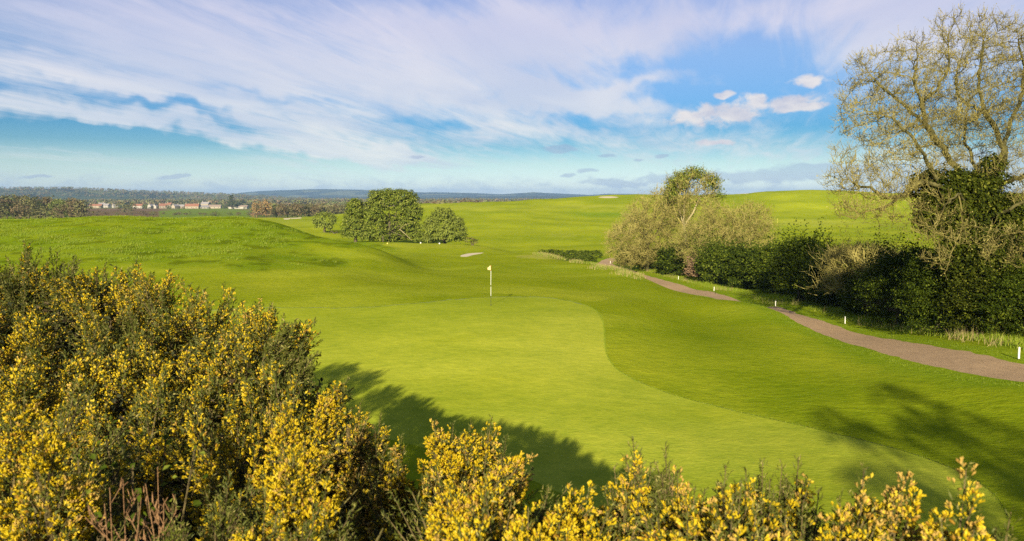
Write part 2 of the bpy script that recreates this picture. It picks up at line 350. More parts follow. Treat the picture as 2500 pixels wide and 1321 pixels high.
def smooth_poly(p, it=3, closed=True):
    p = np.asarray(p, float)
    for _ in range(it):
        q = np.roll(p, -1, 0) if closed else p[1:]; s = p if closed else p[:-1]
        r = np.empty((len(s) * 2, 2)); r[0::2] = s * .75 + q * .25; r[1::2] = s * .25 + q * .75
        if not closed: r = np.vstack([p[:1], r, p[-1:]])
        p = r
    return p
green_px = [(560, 752), (700, 751), (850, 752), (960, 746), (1060, 735), (1150, 727), (1240, 723), (1350, 727), (1430, 742), (1466, 765), (1476, 800), (1478, 860), (1500, 900),
            (1560, 934), (1650, 966), (1780, 1000), (1900, 1026), (2060, 1062), (2200, 1098), (2330, 1140), (2430, 1200), (2480, 1290), (2440, 1450), (2100, 1480), (1800, 1430), (1600, 1330), (1470, 1255), (1365, 1203), (1290, 1166),
            (1100, 1110), (900, 1060), (700, 980), (540, 900), (450, 820), (470, 765)]
green_sdf = poly_sdf(PXg, PYg, smooth_poly(green_px)); green_sdf[(GY < 6) | (GY > 60)] = 500
green_sdf = green_sdf + (fbm(GX * 1.3, GY * 1.3, 2, 40) - .5) * 4
path_pts = [(2900, 21.8), (2700, 22.6), (2500, 24.1), (2300, 28.9), (2063, 38.0), (1910, 49.3), (1840, 59), (1740, 75), (1650, 89), (1590, 101), (1530, 117), (1475, 136), (1480, 150), (1520, 163), (1600, 175), (1700, 180)]
path_c = smooth_poly([(az2x(p, Y), Y) for p, Y in path_pts], 3, False)
path_sdf = poly_sdf(GX, GY, path_c, False) - 1.4 + (fbm(GX * 1.4, GY * 1.4, 3, 3) - .5) * .5
path_d = path_sdf + 1.4
def px_ell(cx, cy, rx, ry, ylo=60, yhi=1e9):
    s = (np.hypot((PXg - cx) / rx, (PYg - cy) / ry) - 1) * min(rx, ry); s = np.where(front & (GY > ylo) & (GY < yhi), s, 500); return s
bunk = smooth_poly([(1118, 626), (1135, 620), (1155, 617.5), (1188, 616.5), (1170, 620), (1150, 623.5), (1140, 627.5)])
tee_sand = poly_sdf(PXg, PYg, bunk); tee_sand[(GY < 70) | (GY > 135)] = 500
sand = tee_sand
for e in ((1485, 481.5, 26, 2.0, 380, 470), (700, 534.5, 10, 1.6, 250, 520), (722, 532, 15, 1.9, 250, 520), (1800, 473, 34, .9, 400, 480)): sand = np.minimum(sand, px_ell(*e))

# albedo of the grass by how it is kept (rough, fairway, tee, far fields)
def mixc(a, b, f): f = np.clip(f, 0, 1)[:, None]; return np.asarray(a) * (1 - f) + np.asarray(b) * f
def sm(v, a, b): t = np.clip((v - a) / (b - a), 0, 1); return t * t * (3 - 2 * t)
C_FAIR, C_ROUGH, C_GREEN, C_LIGHT = (.225, .275, .009), (.165, .235, .008), (.315, .365, .026), (.33, .36, .024)
fair_n = fbm(GX / 9, GY / 5, 4, 21)
tone = mixc(C_FAIR, (.28, .325, .018), sm(fair_n, .45, .72))
rough_poly = smooth_poly([(-900, 652), (300, 652), (450, 651), (620, 660), (780, 660), (845, 650), (848, 636), (790, 618), (720, 600), (800, 601), (900, 608), (985, 632), (960, 600), (900, 588), (700, 500), (0, 400), (-900, 400)], 2)
rsd = poly_sdf(PXg, PYg, rough_poly); rsd[(GY < 45) | (GY > 200)] = 500
rs = sm(-rsd + (fbm(GX / 3, GY / 3, 3, 31) - .5) * 26, -9, 10); tone = mixc(C_FAIR, tone, 1 - rs * .0) * 1.0
tone = tone * (1 - rs)[:, None] + rs[:, None] * mixc(C_ROUGH, (.20, .26, .010), sm(fbm(GX / 4, GY / 3, 4, 33), .4, .65))
tus = sm(fbm(GX / 1.6, GY / 1.3, 3, 91), .56, .68) * rs; tone = tone * (1 - .38 * tus)[:, None]     # darker, ranker tussocks
# semi-rough right of the green, darker
rr = poly_sdf(PXg, PYg, smooth_poly([(1482, 780), (1482, 860), (1510, 905), (1650, 970), (1900, 1030), (2200, 1100), (2330, 1142), (2600, 1300), (2800, 1300), (2800, 700), (2500, 930), (2240, 880), (1910, 765), (1700, 770), (1600, 790)])); rr[(GY > 60) | (GY < 5)] = 500
w = sm(-rr, -25, 35); tone = tone * (1 - w)[:, None] + w[:, None] * mixc((.205, .26, .008), (.26, .308, .013), sm(fbm(GX / 6, GY / 6, 3, 44), .4, .65))
# verge between fairway and track, behind the track
vg = sm(path_d + (fbm(GX, GY, 2, 3) - .5) * 1.5, 4.2, 2.0) * (GY < 200); tone = mixc(tone, (.17, .25, .010), vg * .8)
# light mown strip behind the pin, tee platform
for (poly, colr, k, lo, hi) in [
    ([(1130, 712), (1300, 710), (1500, 712), (1512, 722), (1480, 732), (1430, 738), (1340, 724), (1240, 720)], C_LIGHT, .55, 40, 62),
    ([(940, 592), (1060, 592), (1180, 597), (1260, 602), (1240, 609), (1120, 607), (960, 606), (930, 598)], C_LIGHT, .9, 100, 160),
    ([(1290, 620), (1380, 626), (1430, 636), (1330, 633), (1240, 628)], (.36, .35, .07), .6, 85, 125)]:
    s = poly_sdf(PXg, PYg, smooth_poly(poly)); s[(GY < lo) | (GY > hi)] = 500
    tone = mixc(tone, colr, sm(-s + (fbm(GX, GY / 2, 3, 4) - .5) * 3, -1.5, 2.5) * k)
# far hill: fresh green with paler mown strips
hillm = sm(GY, 170, 200) * (np.abs(aa.ravel()) < 1.2)
hc = mixc((.235, .29, .010), (.295, .34, .014), sm(fbm(GX / 25, GY / 12, 4, 51), .35, .65)); tone = mixc(tone, hc, hillm)
for (cx_, cy_, rx_, ry_, k) in ((1120, 508, 120, 5, .7), (1480, 504, 140, 4, .8), (1560, 516, 120, 7, .4), (1250, 512, 140, 4, .35), (2000, 544, 150, 7, .75), (1960, 537, 90, 3, .4), (780, 517, 90, 3.5, .6), (720, 545, 70, 9, .35), (1060, 497, 60, 3, .3), (1378, 574, 32, 3.6, .9), (1850, 470.6, 70, 1.2, .7), (1150, 498, 60, 2, .5)):
    s = px_ell(cx_, cy_, rx_, ry_, 170, 470) / ry_; tone = mixc(tone, (.34, .37, .035), sm(-s + (fbm(GX / 6, GY / 6, 3, 6) - .5) * 1.4, -.5, .7) * k)
s = px_ell(1378, 574, 24, 2.2, 170, 470); tone = mixc(tone, hc, sm(-s, -1, 1) * .8)
s = px_ell(1480, 524, 110, 7, 170, 470) / 7; tone = mixc(tone, (.14, .24, .010), sm(-s + (fbm(GX / 9, GY / 9, 3, 16) - .5), -.3, .6) * .6)
# valley floor: fields of different crops
vm = sm(GY, 560, 640)
cell = _hash(np.floor((GX + GY * .3) / 230), np.floor((GY - GX * .2) / 170), 77)
cell2 = _hash(np.floor((GX + GY * .3) / 230), np.floor((GY - GX * .2) / 170), 78)
fc = mixc((.11, .15, .03), (.20, .25, .035), cell); fc = np.where((cell2 > .72)[:, None], np.array([.20, .125, .065]), fc)
tone = mixc(tone, fc, vm)
for (poly, c, k, lo, hi) in [([(190, 512), (390, 512), (392, 530), (190, 532)], (.17, .115, .05), .9, 560, 1400), ([(385, 514), (470, 510), (610, 513), (610, 533), (390, 533)], (.16, .23, .02), .9, 560, 1400)]:
    s = poly_sdf(PXg, PYg, poly); s[(GY < lo) | (GY > hi)] = 500; tone = mixc(tone, c, sm(-s, -.6, .6) * k)
g_tone = mixc(C_GREEN, (.38, .42, .034), sm(fbm(GX / 3.5, GY / 2.5, 4, 61), .4, .7))
g_tone = mixc(g_tone, (.30, .345, .018), sm(fbm(GX / 6 + 5, GY / 3, 3, 66), .55, .75) * .6)

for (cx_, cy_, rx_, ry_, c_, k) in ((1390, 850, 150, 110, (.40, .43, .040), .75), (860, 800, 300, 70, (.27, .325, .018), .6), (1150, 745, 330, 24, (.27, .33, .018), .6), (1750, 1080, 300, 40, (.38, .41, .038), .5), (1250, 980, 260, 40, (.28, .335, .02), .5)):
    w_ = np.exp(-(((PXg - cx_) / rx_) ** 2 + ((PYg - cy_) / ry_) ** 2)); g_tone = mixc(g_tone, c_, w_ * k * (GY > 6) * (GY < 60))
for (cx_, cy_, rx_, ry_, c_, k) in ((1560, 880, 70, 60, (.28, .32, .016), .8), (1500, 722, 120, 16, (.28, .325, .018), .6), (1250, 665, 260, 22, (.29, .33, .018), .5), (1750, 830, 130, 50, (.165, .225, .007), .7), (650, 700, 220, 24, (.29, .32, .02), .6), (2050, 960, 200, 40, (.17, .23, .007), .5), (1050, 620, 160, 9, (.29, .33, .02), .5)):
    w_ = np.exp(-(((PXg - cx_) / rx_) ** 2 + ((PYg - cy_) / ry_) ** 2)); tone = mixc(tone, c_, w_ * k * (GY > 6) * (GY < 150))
def clip_mesh(V, att, tri, sdf):
    """split triangles where sdf crosses zero; gives (V, att, inside tris, outside tris)"""
    s = sdf[tri]; allin = (s < 0).all(1); allout = (s >= 0).all(1); mixed = ~(allin | allout)
    nV, nA, ins, outs = [], [], [], []; cache = {}; base = len(V)
    def cut(i, j):
        k = (min(i, j), max(i, j))
        if k not in cache:
            t = sdf[k[0]] / (sdf[k[0]] - sdf[k[1]]); cache[k] = base + len(nV)
            nV.append(V[k[0]] * (1 - t) + V[k[1]] * t); nA.append(att[k[0]] * (1 - t) + att[k[1]] * t)
        return cache[k]
    for T in tri[mixed]:
        sg = [sdf[t] < 0 for t in T]; one = sg.index(True) if sum(sg) == 1 else sg.index(False)
        a, b, c = T[one], T[(one + 1) % 3], T[(one + 2) % 3]; ab, ac = cut(a, b), cut(a, c)
        A_, B_ = [(a, ab, ac)], [(ab, b, c), (ab, c, ac)]
        if sum(sg) == 1: ins += A_; outs += B_
        else: outs += A_; ins += B_
    V2 = np.vstack([V] + ([np.array(nV)] if nV else [])); A2 = np.vstack([att] + ([np.array(nA)] if nA else []))
    f = lambda m, e: np.vstack([tri[m]] + ([np.array(e)] if e else [])).astype(int)
    return V2, A2, f(allin, ins), f(allout, outs)
def compact(V, A, T):
    u, inv = np.unique(T, return_inverse=True); return V[u], A[u], inv.reshape(T.shape)
Vg = np.stack([GX, GY, GZ], 1)
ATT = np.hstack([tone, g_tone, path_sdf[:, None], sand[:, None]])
V1, A1, tin, tout = clip_mesh(Vg, ATT, TRI, green_sdf)
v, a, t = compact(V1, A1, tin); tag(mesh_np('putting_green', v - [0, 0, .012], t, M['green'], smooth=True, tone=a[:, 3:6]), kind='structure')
V2, A2, tin, tout = clip_mesh(V1, A1, tout, A1[:, 6])
v, a, t = compact(V2, A2, tin); tag(mesh_np('path', v, t, M['gravel'], smooth=True, tone=a[:, :3]), kind='structure')
V3, A3, tin, tout = clip_mesh(V2, A2, tout, A2[:, 7])
v, a, t = compact(V3, A3, tin); tag(mesh_np('sand_bunkers', v, t, M['sand'], smooth=True), 'pale sand bunkers cut into the fairways', None, None, 'structure')
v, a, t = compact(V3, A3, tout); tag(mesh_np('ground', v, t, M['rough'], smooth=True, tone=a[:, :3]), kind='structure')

# ------------------------------------------------------------------ far hills (real ridges with depth)
def hill_mat(name, c1, c2, c3):
    m, n = mat(name); tc = n.add('ShaderNodeTexCoord'); o = tc.outputs['Object']
    a = n.noise(o, .004, 5, .6); vo = n.add('ShaderNodeTexVoronoi', {'Vector': n.vmul(o, (1, .6, 1)), 'Scale': .0055})
    c = n.mix(n.rng(a, .44, .54), c1, c2); c = n.mix(n.rng(n.m('FRACT', n.m('MULTIPLY', vo.outputs['Color'], 3.7)), .78, .8, 0, .8), c, c3)
    p = n.add('ShaderNodeBsdfPrincipled', {'Base Color': c, 'Roughness': .95, 'Specular IOR Level': .05}); n.add('ShaderNodeOutputMaterial', {'Surface': p}); return m
M['hill'] = hill_mat('hill_woods', (.035, .045, .025), (.065, .085, .035), (.16, .17, .06))
RIDGES = []
def ridge(name, Y, depth, prof, nzamp, seed, base=-34, m='hill'):
    xs = np.interp(np.linspace(0, 1, 420), [0, 1], [prof[0][0], prof[-1][0]]); ks = np.linspace(-1, 1, 26)
    top = np.interp(xs, [p[0] for p in prof], [p[1] for p in prof])
    V = []
    for k in ks:
        y = Y + k * depth; x = (xs - CX) / F * y
        zt = (HZ - top) / F * Y
        zz = base + (zt - base) * (math.cos(k * math.pi / 2) ** 1.2) + (fbm(x / (depth * .35), np.full_like(x, y) / (depth * .35), 4, seed) - .5) * nzamp * 2 * (1 - abs(k) ** 2)
        zz += (vnoise(x / 28, np.full_like(x, y) / 28, seed + 3) ** 2) * nzamp * .28 * (1 - abs(k))
        V.append(np.stack([x, np.full_like(x, y), zz], 1))
    V = np.concatenate(V); RIDGES.append(V.copy()); n = len(xs); q = np.arange(len(ks) * n).reshape(len(ks), n)
    Fc = np.stack([q[:-1, :-1].ravel(), q[:-1, 1:].ravel(), q[1:, 1:].ravel(), q[1:, :-1].ravel()], 1)
    return tag(mesh_np(name, V, Fc, M[m], smooth=True), kind='structure')
ridge('hills', 3600, 700, [(-900, 462), (-200, 459), (0, 460), (60, 461), (170, 460), (250, 464), (330, 468), (420, 472), (520, 476), (620, 481), (800, 490), (1000, 500)], 5, 1)
ridge('hills', 8600, 1500, [(300, 492), (560, 478), (590, 472), (640, 467), (720, 463), (800, 463), (900, 465), (1000, 470), (1100, 471), (1160, 472), (1220, 475), (1300, 469.5), (1340, 472), (1440, 476), (1480, 473), (1560, 474), (1700, 483), (1900, 478), (2400, 474), (3300, 476)], 9, 5)
ridge('hills', 6200, 900, [(200, 496), (600, 484), (900, 480), (1100, 481), (1300, 479), (1500, 482), (1700, 488), (3000, 488)], 7, 9)

# ------------------------------------------------------------------ vegetation helpers
M['bark'] = bark('bark', (.05, .043, .025), (.13, .11, .06))
M['ash_bark'] = bark('ash_bark', (.035, .034, .010), (.14, .125, .045), 2)
M['twig'] = bark('pale_twig', (.085, .07, .018), (.28, .24, .078), .7)
M['limb'] = bark('pale_limb', (.20, .17, .08), (.40, .34, .18), 2)
M['btwig'] = bark('brown_twig', (.17, .145, .038), (.36, .31, .095), .5)
M['dtwig'] = bark('dark_twig', (.13, .085, .045), (.24, .16, .09), 2)
M['ivy'] = foliage('ivy_leaf', (.018, .027, .003), (.056, .070, .006), (.13, .14, .018), .2, .65, .85, .05)
M['hedge'] = foliage('hedge_leaf', (.016, .029, .003), (.060, .086, .007), (.12, .15, .015), .25, .65, .84, .05)
M['hedge2'] = foliage('hawthorn_leaf', (.030, .050, .005), (.080, .110, .009), (.16, .19, .024), .25, .65, .82, .05)
M['chestnut'] = foliage('chestnut_leaf', (.07, .10, .008), (.17, .21, .016), (.26, .28, .05), .2, .6, .8)
M['oak'] = foliage('young_oak_leaf', (.16, .20, .025), (.27, .30, .045), (.12, .15, .03), .3, .6, .8)
M['olive'] = foliage('olive_leaf', (.14, .16, .025), (.25, .26, .05), (.18, .14, .05), .3, .7, .8)
M['haze_oak'] = foliage('brown_bud', (.17, .155, .033), (.32, .285, .07), (.15, .18, .03), .3, .8, .75)
M['needle'] = foliage('gorse_needle', (.058, .073, .009), (.138, .148, .022), (.27, .24, .07), .2, .6, .86)
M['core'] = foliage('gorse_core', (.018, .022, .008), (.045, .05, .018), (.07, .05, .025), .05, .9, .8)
M['blossom'] = foliage('gorse_blossom', (.52, .36, .008), (.70, .53, .02), (.36, .20, .02), .3, .5, .86)
M['blossom_old'] = foliage('gorse_blossom_faded', (.42, .25, .05), (.54, .37, .09), (.66, .50, .04), .25, .6, .72)
M['gstem'] = bark('gorse_stem', (.09, .07, .03), (.16, .12, .05), 20)

def tubes(P0, P1, R0, R1, k=3):
    P0, P1 = np.asarray(P0, float), np.asarray(P1, float); d = unit(P1 - P0)
    ref = np.where(np.abs(d[:, 2:3]) > .9, [[1., 0, 0]], [[0, 0, 1.]]); a = unit(np.cross(d, ref)); b = np.cross(d, a)
    t = np.arange(k) * 2 * math.pi / k; off = np.cos(t)[None, :, None] * a[:, None] + np.sin(t)[None, :, None] * b[:, None]
    V = np.concatenate([P0[:, None] + off * np.asarray(R0).reshape(-1, 1, 1), P1[:, None] + off * np.asarray(R1).reshape(-1, 1, 1)], 1)
    i = np.arange(k); j = (i + 1) % k; q = np.stack([i, j, j + k, i + k], 1)
    Fc = (q[None] + (np.arange(len(P0)) * 2 * k)[:, None, None]).reshape(-1, 4)
    return V.reshape(-1, 3), Fc
def polytube(pts, r, k=8):
    pts = np.asarray(pts, float); r = np.broadcast_to(r, len(pts)); return tubes(pts[:-1], pts[1:], r[:-1], r[1:], k)
def leaves(C, Nn, size, g, asp=.62):
    n = len(C); t = unit(np.cross(Nn, g.normal(size=(n, 3)))); b = np.cross(Nn, t); s = (size * g.uniform(.6, 1.35, n))[:, None]
    fold = Nn * s * .22
    V = np.stack([C - t * s * .5, C + b * s * asp * .5 + fold * .5, C + t * s * .5, C - b * s * asp * .5 + fold * .5], 1).reshape(-1, 3)
    return V, np.arange(n * 4).reshape(n, 4)
def clumps(lobes, ncl, per, cr, ls, seed, up=.45, zmin=-.7, flat=.6, thin=.74, zfloor=None):
    g = np.random.default_rng(seed); C = np.array([l[0] for l in lobes], float); Rr = np.array([np.broadcast_to(l[1], 3) for l in lobes], float)
    w = Rr.prod(1) ** (2 / 3); li = g.choice(len(lobes), ncl, p=w / w.sum()); d = rdir(ncl, g); d[:, 2] = np.where(d[:, 2] < zmin, -d[:, 2], d[:, 2])
    rad = g.uniform(thin, 1.04, ncl) ** 1.0; p = C[li] + d * Rr[li] * rad[:, None]
    keep = np.ones(ncl, bool)
    for k in range(len(lobes)):
        q = np.linalg.norm((p - C[k]) / Rr[k], axis=1); keep &= (q > .72) | (li == k)
    if zfloor is not None: keep &= p[:, 2] > zfloor
    p, d = p[keep], d[keep]; n = len(p)
    crr = cr * g.uniform(.6, 1.3, n)
    off = g.normal(size=(n, per, 3)) * [1, 1, flat] * crr[:, None, None] * .55; q = (p[:, None] + off).reshape(-1, 3)
    nn = unit(np.repeat(d, per, 0) * .7 + unit(off.reshape(-1, 3)) * .5 + [0, 0, up] + g.normal(size=(n * per, 3)) * .45)
    return leaves(q, nn, ls, g)
def colonize(seeds, par, att, step, infl, kill, iters, bias=(0, 0, .12), jit=.18, seed=1):
    g = np.random.default_rng(seed); N = [np.array(s, float) for s in seeds]; Pa = list(par); kids = [0] * len(N); att = np.array(att, float)
    S = np.array(N); D = np.full(len(att), 1e9); I = np.zeros(len(att), int)
    def upd(lo):
        B = np.array(N[lo:])
        for c in range(0, len(B), 400):
            dd_ = np.linalg.norm(att[:, None] - B[None, c:c + 400], axis=2); m = dd_.argmin(1); v = dd_[np.arange(len(att)), m]; u = v < D; D[u] = v[u]; I[u] = m[u] + lo + c
    upd(0)
    for it in range(iters):
        alive = D > kill; att = att[alive]; D = D[alive]; I = I[alive]
        if len(att) < 5: break
        act = D < infl
        if not act.any(): act = D < D.min() * 1.05
        acc = {}
        for i, a in zip(I[act], att[act]):
            v = a - N[i]; v = v / (np.linalg.norm(v) + 1e-9)
            acc[i] = acc[i] + v if i in acc else v
        lo = len(N)
        for i, v in acc.items():
            if kids[i] >= 3: continue
            v = v / (np.linalg.norm(v) + 1e-9) + np.array(bias) + g.normal(size=3) * jit; v /= np.linalg.norm(v)
            N.append(N[i] + v * step); Pa.append(int(i)); kids.append(0); kids[i] += 1
        if len(N) == lo: break
        upd(lo)
    return np.array(N), np.array(Pa)
def pipe(N, Pa, rt, p=2.3):
    a = np.zeros(len(N)); leaf = np.ones(len(N), bool); leaf[Pa[Pa >= 0]] = False; a[leaf] = rt ** p
    for i in range(len(N) - 1, 0, -1):
        if Pa[i] >= 0: a[Pa[i]] += a[i]
    return a ** (1 / p)
def ellipsoid_pts(c, r, n, g, shell=.5):
    d = rdir(n, g); return np.array(c) + d * np.array(r) * (g.uniform(shell ** 3, 1, n) ** (1 / 3))[:, None]
def twiglets(N, Pa, rad, thr, per, ln, rt, g, up=.55, spread=.8, sub=1):
    idx = np.where((rad < thr) & (Pa >= 0))[0]; idx = np.repeat(idx, per); n = len(idx)
    d0 = unit(N[idx] - N[Pa[idx]]); s = N[idx] - (N[idx] - N[Pa[idx]]) * g.uniform(0, 1, n)[:, None]
    d1 = unit(d0 * .6 + g.normal(size=(n, 3)) * spread + [0, 0, up * .5]); L = ln * g.uniform(.4, 1.2, n)[:, None]
    m = s + d1 * L * .5; d2 = unit(d1 + [0, 0, up] + g.normal(size=(n, 3)) * .25); e = m + d2 * L * .5
    P0, P1, a, b = [s, m], [m, e], [np.full(n, rt), np.full(n, rt * .8)], [np.full(n, rt * .8), np.full(n, rt * .5)]
    for _ in range(sub):
        d3 = unit(d2 + g.normal(size=(n, 3)) * .8 + [0, 0, up * .7]); e2 = m + d3 * L * .38; P0.append(m); P1.append(e2); a.append(np.full(n, rt * .75)); b.append(np.full(n, rt * .5))
    return np.concatenate(P0), np.concatenate(P1), np.concatenate(a), np.concatenate(b), np.concatenate([e])

# ------------------------------------------------------------------ the big bare ash on the right, ivy on its trunk
def pl(*a, Y=34.5): return [P(x, y, Y + dy) for x, y, dy in a]
def resample(pts, step):
    pts = np.array(pts); out = [pts[0]]
    for a, b in zip(pts[:-1], pts[1:]):
        n = max(1, int(np.linalg.norm(b - a) / step))
        for k in range(1, n + 1): out.append(a + (b - a) * k / n)
    return out
def limbs_to_graph(limbs, step=.28, g=None):
    N, Pa = [], []
    for start, pts in limbs:
        q = resample(pts, step)
        if start is None: N.append(q[0]); Pa.append(-1); prev = 0; q = q[1:]
        else:
            prev = int(np.argmin([np.linalg.norm(n - q[0]) for n in N]))
        for p in q:
            if g is not None: p = p + g.normal(size=3) * .045
            N.append(p); Pa.append(prev); prev = len(N) - 1
    return N, Pa
def big_ash():
    g = np.random.default_rng(21); base = ground_at(2400, 35); t = thing('ash_tree', 'big bare ash with pale budding twigs and ivy-clad trunk at the right edge', 'tree', base)
    b0 = base.copy(); b0[2] -= .3
    L = [(None, [b0] + pl((2392, 700, 0), (2378, 600, .1), (2372, 520, 0), (2362, 455, 0))),
         (1, pl((2362, 455, 0), (2332, 405, -.3), (2296, 350, -.7), (2262, 305, -.8), (2250, 250, -.6), (2232, 190, -.3), (2238, 120, 0))),
         (1, pl((2262, 305, -.8), (2225, 275, -1.3), (2182, 235, -1.6), (2135, 195, -1.5), (2100, 150, -1.4))),
         (1, pl((2250, 250, -.6), (2290, 215, .2), (2320, 160, .6), (2318, 100, .8))),
         (1, pl((2378, 600, .1), (2330, 478, -1), (2290, 452, -1.6), (2240, 447, -2), (2200, 478, -2.2), (2165, 484, -2.3), (2120, 460, -2.4), (2070, 440, -2.4))),
         (1, pl((2290, 452, -1.6), (2268, 405, -2.2), (2243, 360, -2.5), (2222, 332, -2.6), (2190, 300, -2.6), (2130, 270, -2.5))),
         (1, pl((2200, 478, -2.2), (2150, 510, -2.6), (2095, 520, -2.8))),
         (1, pl((2372, 520, 0), (2410, 455, .4), (2448, 400, .7), (2452, 362, .8), (2430, 312, .8), (2402, 272, .6), (2388, 200, .5), (2402, 120, .4), (2398, 70, .4))),
         (1, pl((2452, 362, .8), (2466, 300, 1), (2492, 240, 1.3), (2500, 160, 1.5), (2480, 80, 1.4))),
         (1, pl((2402, 272, .6), (2352, 250, .3), (2330, 200, 0), (2350, 130, 0))),
         (1, pl((2402, 272, .6), (2370, 300, -1), (2330, 290, -1.6))),
         (1, pl((2410, 455, .4), (2500, 430, 1), (2590, 360, 1.2), (2650, 260, 1), (2640, 150, 1))),
         (1, pl((2372, 560, 0), (2480, 500, -1.5), (2580, 480, -2.4), (2690, 440, -2.6))),
         (1, pl((2372, 520, 0), (2390, 430, 2), (2350, 330, 3.2), (2370, 240, 3.8))),
         (1, pl((2378, 600, 0), (2440, 580, -2), (2520, 560, -3), (2600, 530, -3.6))),
         (1, pl((2372, 520, 0), (2340, 470, -2), (2310, 500, -3), (2280, 560, -3.5), (2300, 640, -3.6))),
         (1, pl((2340, 470, -2), (2350, 540, -3), (2330, 600, -3.4), (2310, 660, -3.4)))]
    N, Pa = limbs_to_graph(L, .28, g); s = 34.5 / F
    A = []
    def E(px, py, rx, ry, dy, ry3, n): A.append(ellipsoid_pts(P(px, py, 34.5 + dy), (rx * s, ry3, ry * s), n, g, .3))
    E(2210, 250, 165, 155, -.5, 2.6, 2000); E(2120, 300, 80, 120, -1.5, 1.8, 420); E(2390, 190, 150, 165, .5, 2.8, 2000); E(2140, 440, 130, 80, -2.2, 1.8, 1300); E(2240, 360, 120, 90, -2, 2, 550)
    E(2560, 230, 180, 190, 1, 3, 1300); E(2640, 430, 150, 110, -1.5, 2.5, 500); E(2470, 400, 110, 110, .5, 2.5, 450); E(2290, 570, 60, 105, -3.4, .9, 200); E(2480, 600, 110, 60, -3, 1, 110); E(2350, 300, 130, 120, 2.8, 1.8, 420)
    E(2440, 90, 70, 55, .6, 1.4, 260); E(2070, 430, 50, 45, -2.4, 1, 260); E(2330, 60, 60, 40, .2, 1.2, 200); E(2110, 505, 85, 42, -2.6, 1.2, 480); E(2200, 520, 70, 50, -2.8, 1, 350)
    N, Pa = colonize(N, Pa, np.concatenate(A), .25, 1.5, .45, 90, (0, 0, .18), .22, 3)
    rad = pipe(N, Pa, .0095, 2.2); rad = np.where(rad > .035, rad * 1.2, rad); rad = np.minimum(rad, .5)
    m = Pa >= 0; i = np.where(m)[0]; big = rad[i] > .04
    V, Fc = tubes(N[Pa[i[big]]], N[i[big]], np.minimum(rad[Pa[i[big]]], rad[i[big]] * 1.35), rad[i[big]], 7); mesh_np('trunk', V, Fc, M['ash_bark'], t, True)
    j = i[~big]; V1_, F1_ = tubes(N[Pa[j]], N[j], np.minimum(rad[Pa[j]], rad[j] * 1.3), rad[j], 3)
    a, b, ra, rb, ends = twiglets(N, Pa, rad, .026, 4, .55, .0078, g, .8, .75, 1); V2_, F2_ = tubes(a, b, ra, rb, 3)
    V, Fc = join([(V1_, F1_), (V2_, F2_)]); mesh_np('twigs', V, Fc, M['twig'], t)
    e = b[g.random(len(b)) < .55]; bv, bf = leaves(e, rdir(len(e), g), .055, g, .8); mesh_np('buds', bv, bf, M['btwig'], t)
    lobes = [(P(2375, 480, 34.4), (1.1, 1.0, 1.0)), (P(2330, 455, 33.8), (1.0, .8, .7)), (P(2390, 560, 34.2), (1.5, 1.2, 1.4)), (P(2330, 520, 34.0), (1.2, 1, 1)), (P(2400, 650, 34), (1.6, 1.3, 1.6)), (P(2300, 480, 33.8), (.8, .7, .6)), (P(2420, 430, 34.6), (.6, .6, .9)), (P(2455, 520, 34.6), (.9, .8, .8)), (P(2350, 610, 33.9), (1.1, .9, 1.2)), (P(2270, 455, 33.6), (.9, .8, .7)), (P(2450, 600, 34.4), (1.5, 1.2, 1.5)), (P(2290, 520, 34.4), (1.0, .9, 1.1))]
    V, Fc = clumps(lobes, 2600, 18, .28, .15, 5, .2, -.8, .9); mesh_np('ivy', V, Fc, M['ivy'], t)
big_ash()

